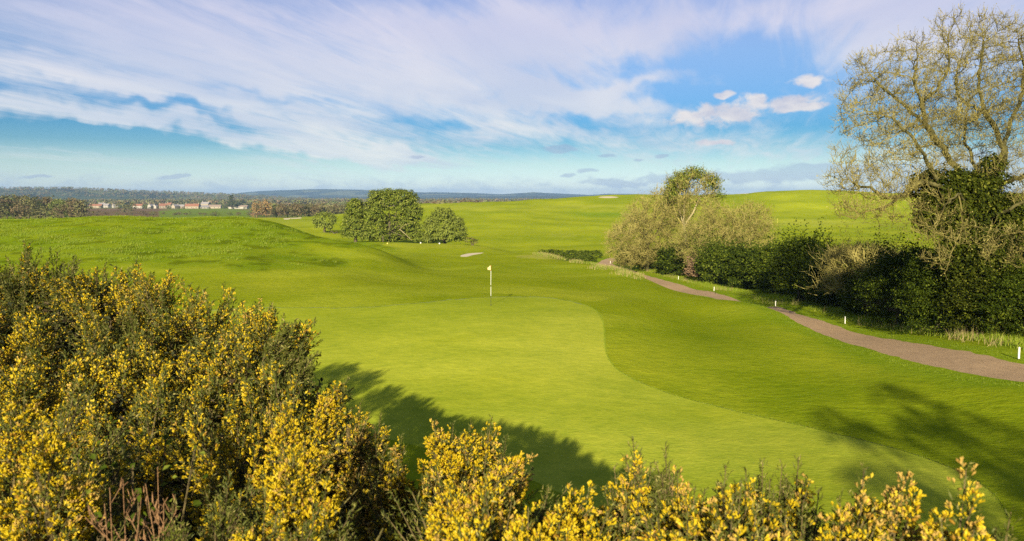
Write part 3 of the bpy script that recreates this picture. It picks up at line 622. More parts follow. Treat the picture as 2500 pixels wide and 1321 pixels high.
# ------------------------------------------------------------------ twiggy trees beyond the hedge
def bare_tree(name, label, px, Y, lobes_px, natt, seed, mats, ls=0, nleaf=0, step=.55, leafmat=None, leaflobes=None, trunk_h=.3, rt=.02, twl=1.1, per=3, group=None, thr=.06, infl=3.2, lean=0, tw_r=.018, fuzz=0):
    g = np.random.default_rng(seed); base = ground_at(px, Y); t = thing(name, label, 'tree', base, group); s = Y / F
    tops = min(p[1] - p[3] for p in lobes_px); H = (P(px, tops, Y)[2] - base[2])
    fk = base + [lean, 0, H * trunk_h]; N = resample([base - [0, 0, .4], fk], .5); Pa = [k - 1 for k in range(len(N))]
    for _ in range(5):
        d = np.array([g.uniform(-.8, .8), g.uniform(-.6, .6), g.uniform(.5, 1.1)]); q = resample([fk, fk + d * H * .12, fk + d * H * .12 + [d[0] * H * .08, d[1] * H * .08, H * .14]], .5)[1:]; pr = len(resample([base, fk], .5)) - 1
        for p in q: N.append(p); Pa.append(pr); pr = len(N) - 1
    A = np.concatenate([ellipsoid_pts(P(x, y, Y + dy), (rx * s, min(rx, ry * 1.3) * s, ry * s), int(natt * w), g, .35) for x, y, rx, ry, dy, w in lobes_px])
    N, Pa = colonize(N, Pa, A, step, infl, step * 1.5, 60, (0, 0, .1), .2, seed)
    rad = np.minimum(pipe(N, Pa, rt, 2.2), .45); i = np.where(Pa >= 0)[0]; big = rad[i] > .09; k = i[big]
    V, Fc = tubes(N[Pa[k]], N[k], np.minimum(rad[Pa[k]], rad[k] * 1.3), rad[k], 6); mesh_np('trunk', V, Fc, M[mats[0]], t, True)
    k = i[~big]; a1 = tubes(N[Pa[k]], N[k], np.minimum(rad[Pa[k]], rad[k] * 1.3), rad[k], 3); a, b, ra, rb, _ = twiglets(N, Pa, rad, thr, per, twl, tw_r, g, .45, .9, 1)
    V, Fc = join([a1, tubes(a, b, ra, rb, 3)]); mesh_np('twigs', V, Fc, M[mats[1]], t)
    if nleaf:
        e = b[g.integers(0, len(b), nleaf)] + g.normal(size=(nleaf, 3)) * .3
        V, Fc = leaves(e, unit(g.normal(size=(nleaf, 3)) + [0, 0, .5]), ls, g); mesh_np('budding_leaves', V, Fc, M[leafmat], t)
    if leaflobes:
        V, Fc = clumps([(P(x, y, Y + dy), (rx * s, rx * s, ry * s)) for x, y, rx, ry, dy in leaflobes], 420, 16, .55, .26, seed + 5, .4, -.9, .8, .25); mesh_np('crown', V, Fc, M['hedge2'] if False else M['chestnut'], t)
    return t
bare_tree('bare_oak', 'leafless brown spreading tree at the bend of the track', 1580, 116,
          [(1590, 575, 105, 75, 0, 1.2), (1530, 600, 58, 55, -3, .7), (1640, 510, 60, 65, 1, .9), (1575, 525, 52, 48, 2, .6), (1655, 478, 38, 40, 0, .4)], 1150, 31, ('ash_bark', 'btwig'), .2, 10000, leafmat='haze_oak', twl=1.3, per=5, thr=.09)
bare_tree('leafing_tree', 'tall tree with sunlit pale limbs and fresh green leaves on top', 1690, 113,
          [(1690, 455, 72, 46, 0, 1.), (1650, 500, 50, 40, 0, .5), (1725, 500, 40, 30, 0, .3)], 620, 32, ('limb', 'btwig'), .2, 1800, leafmat='olive',
          leaflobes=[(1660, 445, 36, 26, 0), (1695, 425, 34, 18, 0), (1735, 445, 28, 22, 0), (1640, 468, 22, 20, 0), (1752, 475, 18, 18, 0)], trunk_h=.45, lean=-1.5, twl=1.3, per=3, rt=.028, tw_r=.022)
bare_tree('bare_oak', 'broad pale-brown leafless crown right of the tall green-topped tree', 1790, 106,
          [(1790, 580, 95, 80, 0, 1.2), (1838, 560, 58, 72, 1, .9), (1730, 590, 60, 60, -2, .6), (1830, 620, 55, 40, -3, .4), (1740, 520, 40, 30, 0, .3)], 1100, 33, ('ash_bark', 'btwig'), .2, 11000, leafmat='haze_oak', twl=1.25, per=5, thr=.09)
bare_tree('bare_shrub', 'drab twiggy bush drooping over the hedge between the two brown crowns', 1690, 104,
          [(1690, 600, 50, 50, -2, 1.), (1700, 560, 45, 36, 0, .6)], 400, 34, ('bark', 'btwig'), .2, 2500, leafmat='olive', twl=1.1, per=5, thr=.09)

# ------------------------------------------------------------------ hedge bushes along the track
def bush(name, label, px, Y, top, hw, mat_, seed, ncl=420, per=20, ls=None, cat='bush', group=None, twigs=0, dense=1., depth=1., tw='dtwig', stem=True, cr=None, bot=None):
    g = np.random.default_rng(seed); base = ground_at(px, Y); s = Y / F; h = P(px, top, Y)[2] - base[2]; w = hw * s
    t = thing(name, label, cat, base, group); lobes = []
    for k in range(9):
        a = g.uniform(0, 2 * math.pi); rr_ = g.uniform(.15, .62); hh = g.uniform(.3, .78) if k else .72
        r = g.uniform(.28, .42); c = base + [math.cos(a) * rr_ * w, math.sin(a) * rr_ * w * depth, hh * h]; lobes.append((c, (w * r * 1.25, w * r * 1.25 * depth, min(h * .3, (h - hh * h) * 1.0 + .05))))
    for k in range(6):
        a = k / 6 * 2 * math.pi + g.uniform(-.3, .3); c = base + [math.cos(a) * .55 * w, math.sin(a) * .55 * w * depth, h * .24]; lobes.append((c, (w * .42, w * .42 * depth, h * .27)))
    lobes.append((base + [0, 0, h * .42], (w * .7, w * .7 * depth, h * .38)))
    ls = ls or max(.09, .0030 * Y); cr = cr or max(.24, h * .085)
    V, Fc = clumps(lobes, int(ncl * dense), per, cr, ls, seed, .35, -.8, .55, .6); mesh_np('foliage', V, Fc, M[mat_], t)
    # leading shoots that break the outline
    ns = 340; a = g.uniform(0, 2 * math.pi, ns); el = g.uniform(-.15, 1.3, ns); o0 = np.stack([np.cos(a) * np.cos(el), np.sin(a) * np.cos(el), np.sin(el)], 1)
    p0 = base + np.stack([o0[:, 0] * w * .78, o0[:, 1] * w * .78 * depth, h * .36 + o0[:, 2] * h * .42], 1); dv = unit(o0 * [1, 1, .5] + [0, 0, .55] + g.normal(size=(ns, 3)) * .3) * (h * g.uniform(.12, .30, ns))[:, None]
    lp = p0[:, None] + dv[:, None] * np.linspace(0, 1, 9)[None, :, None]; lp[:, :, 2] -= (np.linspace(0, 1, 9) ** 2 * .12)[None] * np.linalg.norm(dv, axis=1)[:, None]; lp = np.repeat(lp.reshape(-1, 3), 4, 0); lp += g.normal(size=lp.shape) * [1, 1, .35] * ls * 1.1
    V3_, F3_ = leaves(lp, unit(g.normal(size=lp.shape) * .5 + [-.1, -.2, .9]), ls, g)
    ns = 60; a = g.uniform(0, 2 * math.pi, ns); q = np.sqrt(g.random(ns)) * .9; p0 = base + np.stack([np.cos(a) * q * w, np.sin(a) * q * w * depth, h * (.62 + .2 * g.random(ns))], 1)
    dv = unit(np.stack([np.cos(a) * q * .5, np.sin(a) * q * .5, np.ones(ns)], 1) + g.normal(size=(ns, 3)) * .15) * (h * g.uniform(.10, .52, ns) ** 1.0)[:, None]
    kk = np.linspace(.2, 1, 9); lp = (p0[:, None] + dv[:, None] * kk[None, :, None]).reshape(-1, 3); lp = np.repeat(lp, 3, 0) + g.normal(size=(ns * 27, 3)) * ls * .9
    V2_, F2_ = leaves(lp, unit(g.normal(size=(len(lp), 3)) + [0, 0, .5]), ls, g); mesh_np('shoots', *join([(V2_, F2_), (V3_, F3_)]), M[mat_], t)
    if stem:
        st = [(base - [0, 0, .2]) + [g.uniform(-.3, .3) * w, g.uniform(-.3, .3) * w, 0] for _ in range(5)]; en = [base + [g.uniform(-.6, .6) * w, g.uniform(-.5, .5) * w, h * g.uniform(.6, .85)] for _ in range(5)]
        V, Fc = tubes(st, en, [.03 * h] * 5, [.008 * h] * 5, 5); mesh_np('stems', V, Fc, M['bark'], t)
    if twigs:
        p = base + np.stack([g.normal(size=twigs) * w * .42, g.normal(size=twigs) * w * .35 * depth, h * g.uniform(.25, .8, twigs)], 1)
        d = unit((p - base) * [1, 1, .6] / h + [0, 0, .5] + g.normal(size=(twigs, 3)) * .55); L = h * g.uniform(.06, .2, twigs)[:, None]
        V, Fc = tubes(p, p + d * L, np.full(twigs, .0004 * Y), np.full(twigs, .0002 * Y), 3); mesh_np('twigs', V, Fc, M[tw], t)
    return t
HB = [ # px, Y, top, half width, material, label
    (1548, 132, 612, 40, 'hedge2', 'leafy bush at the far left end of the hedge, beside the track bend', 0),
    (1598, 116, 618, 48, 'hedge', 'dark hedge bush under the left brown leafless crown', 0),
    (1655, 105, 610, 46, 'hedge', 'dark green hedge bush left of the reddish-brown twiggy shrub', 0),
    (1760, 90, 600, 55, 'hedge2', 'mid-green hedge bush just right of the reddish-brown twiggy shrub', 0),
    (1825, 82, 606, 52, 'hedge', 'dark hedge bush below the right-hand brown crown', 0),
    (1890, 74, 604, 52, 'hedge2', 'mid-green hedge bush at the right foot of the leafless trees', 0),
    (1955, 62, 576, 68, 'hedge', 'dark hedge bush with tall upright shoots, highest of the middle hedge', 0),
    (2035, 54, 612, 72, 'hedge', 'dark hedge bush behind the white post halfway along the track', 0),
    (2205, 39, 600, 92, 'hedge', 'large dark hedge bush right of the brown twiggy shrub', 0),
    (2120, 47, 672, 66, 'hedge2', 'low leafy bush at the foot of the brown twiggy shrub', 0),
    (2300, 33, 628, 100, 'hedge', 'dark hedge bush under the drooping ash twigs', 0),
    (2420, 30.5, 640, 110, 'ivy', 'near-black hedge bush at the foot of the big ash', 0),
    (2510, 28.8, 655, 120, 'hedge', 'dark hedge bush at the right edge behind the nearest white post', 0),
    (2660, 27, 630, 130, 'ivy', 'dark bush beyond the right edge of the ash', 0)]
for k, (px, Y, top, hw, mt, lb, tw) in enumerate(HB):
    bush('hedge_bush', lb, px, Y + 3.1, top, hw, mt, 100 + k, 1100 if Y < 60 else 700, 24 if Y < 60 else 18, group='bushes forming the hedge beside the track', depth=.8)
bush('bare_shrub', 'reddish-brown leafless shrub standing in the dark hedge', 1712, 97, 640, 28, 'dtwig', 140, 10, 3, twigs=2500, stem=True)
bush('bare_shrub', 'tan twiggy shrub rising out of the hedge left of the big ash', 2105, 51.5, 584, 88, 'haze_oak', 141, 160, 12, twigs=9000, tw='btwig', ls=.10)
bush('bare_shrub', 'grey-brown twiggy shrub low in the hedge behind the straw grass', 2160, 48, 720, 40, 'dtwig', 142, 60, 8, twigs=2200, ls=.07)
# low clipped hedge on the far bend
def low_hedge(label, pxs, Ys, h, seed):
    g = np.random.default_rng(seed); c0 = ground_at(pxs[0], Ys[0]); t = thing('low_hedge', label, 'hedge', c0); lob = []
    for f in np.linspace(0, 1, 14): c = ground_at(pxs[0] + (pxs[1] - pxs[0]) * f, Ys[0] + (Ys[1] - Ys[0]) * f); lob.append((c + [0, 0, h * .45], (1.5, 1.1, h * .55)))
    V, Fc = clumps(lob, 420, 18, .4, .26, seed, .4, -.5); mesh_np('foliage', V, Fc, M['hedge2'], t)
low_hedge('low trimmed hedge between the track bend and the green hillside', (1330, 1455), (165, 158), 1.7, 9)
low_hedge('thin dark hedge strip in front of the trimmed hedge at the bend', (1385, 1440), (150, 147), 1.3, 19)

# ------------------------------------------------------------------ leafy trees in the hollow
def leafy(name, label, px, Y, lobes_px, mat_, seed, ncl, per, cr, ls, group=None, limbs=None, thin=.8):
    base = ground_at(px, Y); t = thing(name, label, 'tree', base, group); s = Y / F; g = np.random.default_rng(seed)
    lob = [(P(x, y, Y + dy), (rx * s, rx * s * .9, ry * s)) for x, y, rx, ry, dy in lobes_px]
    V, Fc = clumps(lob, ncl, per, cr, ls, seed, .45, -.6, .6, thin, base[2] + .1); mesh_np('crown', V, Fc, M[mat_], t)
    top = max(l[0][2] for l in lob); segs = [polytube([base - [0, 0, .4], base + [.1, 0, (top - base[2]) * .3], base + [.2, 0, (top - base[2]) * .5]], [.5, .38, .3], 8)]
    for l in lob: segs.append(polytube([base + [.1, .3, (top - base[2]) * .3], (base + l[0]) / 2 + [0, 1.2, 1], l[0] + [0, .8, 0]], [.2, .12, .04], 5))
    mesh_np('trunk', *join(segs), M['bark'], t, True)
    if limbs: mesh_np('broken_limb', *join([polytube([P(*p) for p in L], np.linspace(.14, .04, len(L)), 6) for L in limbs]), M['limb'], t, True)
leafy('chestnut_tree', 'tall round-headed tree with twin domes and a pale broken limb', 950, 178,
      [(928, 498, 34, 36, 0), (948, 490, 30, 30, 0), (992, 500, 34, 38, 1), (975, 482, 24, 20, 0), (920, 540, 30, 42, 0), (1000, 545, 30, 40, 2), (955, 555, 40, 34, 3), (925, 572, 32, 20, 0), (950, 580, 50, 12, 3), (895, 578, 20, 12, 0), (1025, 580, 16, 14, 0), (1010, 575, 22, 18, 0), (1012, 520, 20, 26, 0), (905, 515, 16, 26, 0)],
      'chestnut', 61, 2600, 18, .62, .40, thin=.35, limbs=[[(978, 558, 176), (988, 550, 172.5), (1000, 545, 171)], [(976, 560, 175), (992, 574, 172), (1006, 588, 172)]])
leafy('chestnut_tree', 'narrower tree with lower dome touching the left side of the twin-domed tree', 868, 180,
      [(868, 515, 27, 28, 0), (862, 545, 28, 30, 0), (878, 565, 34, 22, 0), (855, 568, 20, 18, 0)], 'chestnut', 62, 900, 18, .6, .40, thin=.4)
leafy('oak_tree', 'yellow-green dome-shaped tree right of the twin-domed tree', 1085, 168,
      [(1080, 540, 36, 34, 0), (1105, 560, 34, 34, 0), (1062, 562, 34, 34, -1), (1085, 572, 46, 24, -2), (1120, 578, 20, 18, 0), (1045, 585, 16, 12, 0)], 'oak', 63, 1100, 18, .6, .38, thin=.5)
leafy('oak_tree', 'small round yellow-green tree standing alone in the fairway hollow', 792, 248,
      [(792, 553, 22, 9, 0), (792, 536, 26, 17, 0), (806, 536, 14, 13, 0), (778, 542, 13, 12, 0), (790, 550, 18, 10, 0)], 'oak', 64, 260, 14, .75, .5)
leafy('bramble_bush', 'scrubby olive bush at the foot of the yellow-green dome tree', 1152, 165, [(1148, 588, 12, 8, 0), (1160, 590, 8, 6, 0)], 'olive', 65, 60, 14, .3, .25)
# long rough at the little tree
leafy('bramble_bush', 'brown scrub patch beside the small lone tree', 815, 235, [(800, 573, 16, 4, 0), (825, 575, 14, 4, 0)], 'haze_oak', 66, 80, 14, .4, .3)

# ------------------------------------------------------------------ trees across the valley: one prototype per kind, copied with its parts
def far_proto(name, label, kind, seed, group):
    g = np.random.default_rng(seed); t = thing(name, label, 'tree', (0, 0, 0), group); H = 10
    if kind == 'cone': lob = [((0, 0, 7.6 - k * 1.6), (.9 + k * .55, .9 + k * .55, 1.5)) for k in range(4)]
    else:
        lob = [((g.uniform(-2, 2), g.uniform(-2, 2), g.uniform(4.6, 7.2)), (g.uniform(1.8, 2.8),) * 2 + (g.uniform(1.7, 2.4),)) for _ in range(6)] + [((0, 0, 7.4), (2.2, 2.2, 2.3)), ((1.6, 0, 2.8), (2.2, 2.2, 2)), ((-1.8, 0, 2.6), (2.1, 2.1, 2))]
    V, Fc = clumps(lob, 130, 10, .8, .62, seed, .4, -.8, .7, .8); mesh_np('crown', V, Fc, M[{'oak': 'far_green', 'brown': 'far_brown', 'orange': 'far_orange', 'dark': 'far_dark', 'cone': 'far_dark', 'olive': 'far_olive'}[kind]], t)
    seg = [polytube([(0, 0, -1), (0, 0, 3), (.2, 0, 6)], [.28, .22, .1], 5)] + [polytube([(0, 0, 2.5), tuple(np.array(l[0]) * [.5, .5, .8]), l[0]], [.14, .1, .04], 3) for l in lob]
    mesh_np('trunk', *join(seg), M['bark'], t); return t
M['far_green'] = foliage('far_green_leaf', (.12, .155, .035), (.20, .225, .055), (.09, .11, .03), .2, .8, .8)
M['far_olive'] = foliage('far_olive_leaf', (.15, .15, .06), (.22, .205, .08), (.10, .09, .04), .2, .8, .75)
M['far_brown'] = foliage('far_brown_leaf', (.17, .125, .065), (.25, .19, .10), (.10, .09, .04), .2, .8, .75)
M['far_orange'] = foliage('far_orange_leaf', (.30, .19, .08), (.38, .25, .11), (.22, .15, .07), .2, .8, .8)
M['far_dark'] = foliage('far_dark_leaf', (.04, .055, .02), (.08, .10, .035), (.12, .12, .05), .15, .8, .85)
used = {}
def far_tree(kind, px, top, Y, wf=1., name='valley_tree', label='', group=''):
    b = ground_at(px, Y); h = max(3., P(px, top, Y)[2] - b[2]); s = h / 9.6
    if (kind, 0) not in used:
        used[(kind, 0)] = r = far_proto(name, label, kind, 200 + len(used), group); r.location = tuple(b); r.scale = (s * wf, s * wf, s); r.rotation_euler[2] = 1.0; return r
    return dup(used[(kind, 0)], b, random.uniform(0, 6.28), (s * wf, s * wf, s), label, group)
ga = 'trees of the near wood beyond the left mound'
for k in range(19):   # near wood on the left
    px = -60 + k * 14.5 + random.uniform(-5, 5); kd = ['olive', 'brown', 'oak', 'olive', 'brown', 'dark'][(k * 5 + k // 3) % 6]
    far_tree(kd, px, 478 + random.uniform(-4, 9) + (4 if k > 13 else 0), 470 + random.uniform(-20, 60), 1.25, label={'olive': 'olive-brown budding tree in the near wood above the left mound', 'brown': 'brown leafless tree in the near wood above the left mound', 'oak': 'fresh green tree in the near wood above the left mound', 'dark': 'dark tree in the near wood above the left mound'}[kd], group=ga + ' (' + kd + ')')
for k in range(7):
    kd = ['brown', 'olive'][k % 2]
    far_tree(kd, -150 + k * 50, 498 + random.uniform(-4, 6), 420 + random.uniform(-15, 15), 1.3, label=['low brown tree in front of the near wood by the mound', 'low olive tree in front of the near wood by the mound'][k % 2], group='low trees edging the near wood (' + kd + ')')
far_tree('oak', 150, 486, 455, 1.1, label='rounded fresh green tree in front of the right part of the near wood')
far_tree('brown', 185, 488, 460, 1.1, label='rounded brown tree ending the near wood on the right, by the brown field')
far_tree('orange', 628, 487, 560, .85, label='left of two upright orange-brown trees at the right end of the mound')
far_tree('orange', 650, 486, 566, .8, label='right of two upright orange-brown trees at the right end of the mound')
gb = 'hedgerow trees beyond the lone small tree'
for k in range(22):
    px = 668 + k * 8.6 + random.uniform(-3, 3); kd = ['olive', 'brown', 'dark', 'olive', 'brown'][(k * 3) % 5]
    far_tree(kd, px, 500 + random.uniform(-5, 6), 585 + random.uniform(-12, 30), 1.3, label={'olive': 'olive tree in the hedgerow right of the orange-brown trees', 'brown': 'brown leafless tree in the hedgerow right of the orange-brown trees', 'dark': 'dark tree in the hedgerow right of the orange-brown trees'}[kd], group=gb + ' (' + kd + ')')
for px, top, Y, kd, wf, lb in [(305, 492, 900, 'olive', 1.5, 'round yellowish tree in front of the brown field, left of the village'), (567, 475, 1330, 'cone', 1.3, 'dark conifer standing above the long white shed'), (318, 494, 940, 'olive', 1.2, 'smaller yellowish tree just behind the round one by the brown field'),
        (525, 516, 700, 'oak', 2.2, 'low green bush in the field below the grey barns'), (350, 514, 800, 'brown', 2.6, 'brown scrub below the red-roofed house nearest the field'), (455, 519, 760, 'brown', 2.4, 'brown scrub at the lower edge of the village field'), (240, 512, 900, 'brown', 1.3, 'thin brown tree in the brown field'), (430, 519, 760, 'olive', 2.4, 'olive scrub left of the brown scrub in the village field'), (500, 520, 760, 'brown', 2.4, 'brown scrub on the mound side of the green field'),
        (1140, 483, 620, 'brown', 1.5, 'lone brown tree on the skyline where the green hill begins'), (1050, 488, 700, 'brown', 1.5, 'brown tree peeping over the hill right of the twin-domed tree'), (1070, 489, 690, 'orange', 1.5, 'pale brown tree peeping over the hill shoulder'), (1100, 489, 700, 'brown', 1.5, 'brown tree over the hill shoulder left of the lone skyline tree'), (1165, 487, 640, 'brown', 1.3, 'small brown tree just right of the lone skyline tree')]:
    far_tree(kd, px, top, Y, wf, label=lb, group='scattered trees of the valley')
for k in range(18):
    px = 212 + k * 23 + random.uniform(-8, 8); kd = ['brown', 'olive', 'brown', 'oak'][k % 4]
    far_tree(kd, px, 519 + random.uniform(-4, 3), 740 + random.uniform(-40, 60), 1.9, label={'olive': 'low olive scrub along the bottom of the village fields', 'brown': 'low brown scrub along the bottom of the village fields', 'oak': 'low green scrub along the bottom of the village fields'}[kd], group='scrub between the mound and the village fields (' + kd + ')')
# village
def house_parts(t, w, d, h, rh, wallm, roofm, chims=1, wins=3, door=True):
    V, Fc = box(-w / 2, w / 2, -d / 2, d / 2, 0, h)
    gab = np.array([(-w / 2, -d / 2, h), (-w / 2, d / 2, h), (-w / 2, 0, h + rh), (w / 2, -d / 2, h), (w / 2, d / 2, h), (w / 2, 0, h + rh)]); gf = np.array([(0, 1, 2, 2), (3, 5, 4, 4)])
    me = bpy.data.meshes.new('wall'); vv = V.tolist() + gab.tolist(); me.from_pydata(vv, [], [tuple(f) for f in Fc] + [(8, 9, 10), (11, 13, 12)]); me.materials.append(wallm)
    o = bpy.data.objects.new('wall', me); COL.objects.link(o); o.parent = t
    e = .4; k = rh / (d / 2); Vr = []
    for sy in (-1, 1):
        Vr += [(-w / 2 - e, sy * (d / 2 + e), h - k * e), (w / 2 + e, sy * (d / 2 + e), h - k * e), (w / 2 + e, 0, h + rh), (-w / 2 - e, 0, h + rh)]
    Vr = np.array(Vr); Vt = Vr + [0, 0, .3]; Fr = []
    for b in (0, 4): Fr += [(b, b + 1, b + 2, b + 3), (b + 8, b + 9, b + 10, b + 11), (b, b + 1, b + 9, b + 8), (b, b + 3, b + 11, b + 8), (b + 1, b + 2, b + 10, b + 9)]
    me = bpy.data.meshes.new('roof'); me.from_pydata(np.vstack([Vr + [0, 0, .02], Vt]).tolist(), [], Fr); me.materials.append(roofm); ro = bpy.data.objects.new('roof', me); COL.objects.link(ro); ro.parent = t
    for c in range(chims):
        x = (-w / 2 + 1) if c == 0 else (w / 2 - 1); V, Fc = box(x - .6, x + .6, -.5, .5, h + rh - 1, h + rh + 1.7); V2, F2 = box(x - .75, x + .75, -.65, .65, h + rh + 1.7, h + rh + 2.0); V, Fc = join([(V, Fc), (V2, F2)]); c_ = mesh_np('chimney', V, Fc, M['stone']); c_.parent = ro
    for i in range(wins):
        x = -w / 2 + w * (i + .5) / wins
        for zz in ((1.2, 2.4), (3.8, 5.0)):
            if zz[1] > h: continue
            V, Fc = box(x - .7, x + .7, -d / 2 - .08, -d / 2 + .1, zz[0], zz[1]); q = mesh_np('window', V, Fc, M['glass']); q.parent = t
    if door: V, Fc = box(-.5 + w * .12, .5 + w * .12, -d / 2 - .1, -d / 2 + .1, 0, 2.1); q = mesh_np('door', V, Fc, M['doorp']); q.parent = t
M['stone'] = plain('stone', (.34, .29, .22), .9, .2, 2); M['white_wall'] = plain('white_render', (.36, .33, .28), .8, .1, 1); M['cream'] = plain('cream_render', (.32, .26, .18), .8, .1, 1)
M['red_roof'] = plain('red_tiles', (.25, .11, .06), .8, .25, .8); M['grey_roof'] = plain('grey_slates', (.26, .24, .24), .8, .2, .8); M['brown_roof'] = plain('brown_sheet_roof', (.28, .21, .16), .8, .2, .5); M['glass'] = plain('window_glass', (.05, .06, .08), .1, .1); M['doorp'] = plain('door_paint', (.14, .09, .06), .5)
HS = [ # px, Y, width, depth, h, roof h, wall, roof, rot, chimneys, label
    (235, 1420, 22, 9, 5, 3.2, 'cream', 'red_roof', .15, 2, 'long red-roofed house at the left end of the village'),
    (262, 1450, 12, 8, 5.5, 3, 'white_wall', 'grey_roof', -.3, 1, 'pale house with grey roof next to the leftmost red roof'),
    (281, 1440, 9, 7, 4.5, 2.6, 'white_wall', 'grey_roof', .9, 1, 'small white house beside the yellowish tree in the village'),
    (338, 1390, 17, 9, 4.6, 3.4, 'white_wall', 'red_roof', .1, 1, 'white house with a clean red roof facing the field'),
    (368, 1400, 8, 8, 5, 3, 'white_wall', 'grey_roof', 1.3, 1, 'narrow white gable left of the pointed red roof'),
    (379, 1405, 7, 8, 4.5, 3, 'white_wall', 'grey_roof', 1.5, 1, 'second narrow white gable, touching the pointed red roof'),
    (398, 1410, 13, 9, 5, 4, 'cream', 'red_roof', .5, 2, 'cream house with a pointed red roof in the middle of the village'),
    (428, 1360, 10, 8, 4.5, 3.2, 'stone', 'grey_roof', 1.2, 1, 'stone gable house in front of the big red roof'),
    (442, 1370, 12, 7, 4, 2.8, 'cream', 'grey_roof', .2, 1, 'low cream cottage left of the long red roof'),
    (470, 1360, 24, 10, 4.4, 4.2, 'cream', 'red_roof', .12, 2, 'largest red-roofed house in the village'),
    (503, 1460, 16, 10, 7.5, 4, 'cream', 'grey_roof', -.2, 2, 'tall cream house with two chimneys behind the grey barns'),
    (525, 1380, 22, 12, 3.6, 3.2, 'stone', 'brown_roof', .2, 0, 'wide barn with brown-grey roof right of the village'),
    (498, 1370, 16, 10, 3.4, 3.0, 'white_wall', 'grey_roof', .6, 0, 'white-fronted barn with grey roof below the tall cream house'),
    (583, 1340, 33, 12, 4, 2.4, 'white_wall', 'brown_roof', .03, 0, 'long low white shed with brown roof under the conifer'),
    (808, 1300, 10, 8, 4.5, 2.5, 'white_wall', 'brown_roof', .3, 1, 'lone white house among trees left of the twin-domed tree'),
    (415, 1480, 12, 8, 6, 3.5, 'cream', 'red_roof', -.4, 1, 'red-roofed house half hidden behind the village cottages'),
    (248, 1480, 10, 8, 6.5, 3.4, 'cream', 'grey_roof', .6, 2, 'tall cream house behind the leftmost long red roof')]
for px, Y, w, d, h, rh, wm, rm, rot, ch, lb in HS:
    b = ground_at(px, Y); t = thing('barn' if ch == 0 else 'village_house', lb, 'barn' if ch == 0 else 'house', b, 'houses and barns of the village'); t.rotation_euler[2] = rot
    house_parts(t, w, d, h, rh, M[wm], M[rm], ch, 3 if w > 11 else 2, ch > 0)
for k, (px, top, Y) in enumerate([(285, 496, 1500), (320, 495, 1490), (352, 498, 1380), (385, 499, 1440), (410, 500, 1340), (412, 497, 1500), (458, 497, 1440), (485, 495, 1500), (540, 494, 1450), (552, 497, 1370), (610, 496, 1380), (220, 497, 1520), (268, 498, 1490), (246, 502, 1330), (222, 501, 1340), (356, 502, 1300), (372, 503, 1310), (414, 503, 1290), (436, 505, 1290), (448, 504, 1300), (488, 505, 1300), (512, 505, 1320), (548, 503, 1310), (302, 500, 1360), (330, 504, 1300), (598, 504, 1290)]):
    kd = ['olive', 'dark', 'oak'][k % 3]; far_tree(kd, px, top, Y, 1.4, label={'olive': 'olive tree among the village houses', 'dark': 'dark tree among the village houses', 'oak': 'green tree among the village houses'}[kd], group='garden trees between the village houses (' + kd + ')')
# wooded valley beyond: uncountable
def woods(name, label, mt, n, seed, sizes=(8, 14)):
    g = np.random.default_rng(seed); Vs = []; px = g.uniform(-700, 1420, n); Y = 650 * (3600 / 650) ** (g.random(n) ** .9)
    dens = fbm(px / 40 + 7, np.log(Y) * 14, 3, seed // 10 + 3); hedge = dens > np.where(Y > 1500, .38, .47)
    keep = hedge & ~((px > 200) & (px < 625) & (Y < 1500)) & ~((px < 220) & (Y < 700)) & ~((px > 1150) & (Y < 1500))
    px, Y = px[keep], Y[keep]; x = (px - CX) / F * Y; z = terr(x, Y); h = g.uniform(*sizes, len(px)) * np.where(Y > 1500, 1.35, 1)
    m = 26; d = rdir(len(px) * m, g).reshape(len(px), m, 3); d[..., 2] = np.abs(d[..., 2]) * 1.1 - .35
    rg = RIDGES[0]; pick = rg[g.integers(len(rg) // 6, len(rg) // 2 + 400, n // 5)] + g.normal(size=(n // 5, 3)) * [25, 25, 0]
    x, Y, z, h = np.append(x, pick[:, 0]), np.append(Y, pick[:, 1]), np.append(z, pick[:, 2] - 1), np.append(h, g.uniform(9, 15, n // 5))
    d = np.concatenate([d, d[:1].repeat(0, 0), rdir(n // 5 * m, g).reshape(-1, m, 3) * [1, 1, .9]]); px = x
    rr_ = g.uniform(.55, 1, (len(px), m, 1)); c = np.stack([x, Y, z + h * .52], 1)[:, None] + d * rr_ * np.stack([h * .52, h * .52, h * .46], 1)[:, None]
    q = c.reshape(-1, 3); s = np.repeat(h * .24, m); nn = unit(d.reshape(-1, 3) + g.normal(size=q.shape) * .4 + [0, 0, .2]); V, Fc = leaves(q, nn, 1.0, g, .8)
    V = (V.reshape(-1, 4, 3) - q[:, None]) * s[:, None, None] + q[:, None]
    tag(mesh_np(name, V.reshape(-1, 3), Fc, M[mt]), label, 'woodland', None, 'stuff')
woods('distant_woodland', 'far-off brown and leafless woods filling the valley floor', 'far_brown', 4600, 301)
woods('distant_woodland', 'far-off olive budding woods filling the valley floor', 'far_olive', 4600, 302)
woods('distant_woodland', 'far-off dark evergreen clumps on the valley floor', 'far_dark', 2200, 303, (7, 13))
woods('distant_woodland', 'far-off fresh green clumps on the valley floor', 'far_green', 1700, 304)

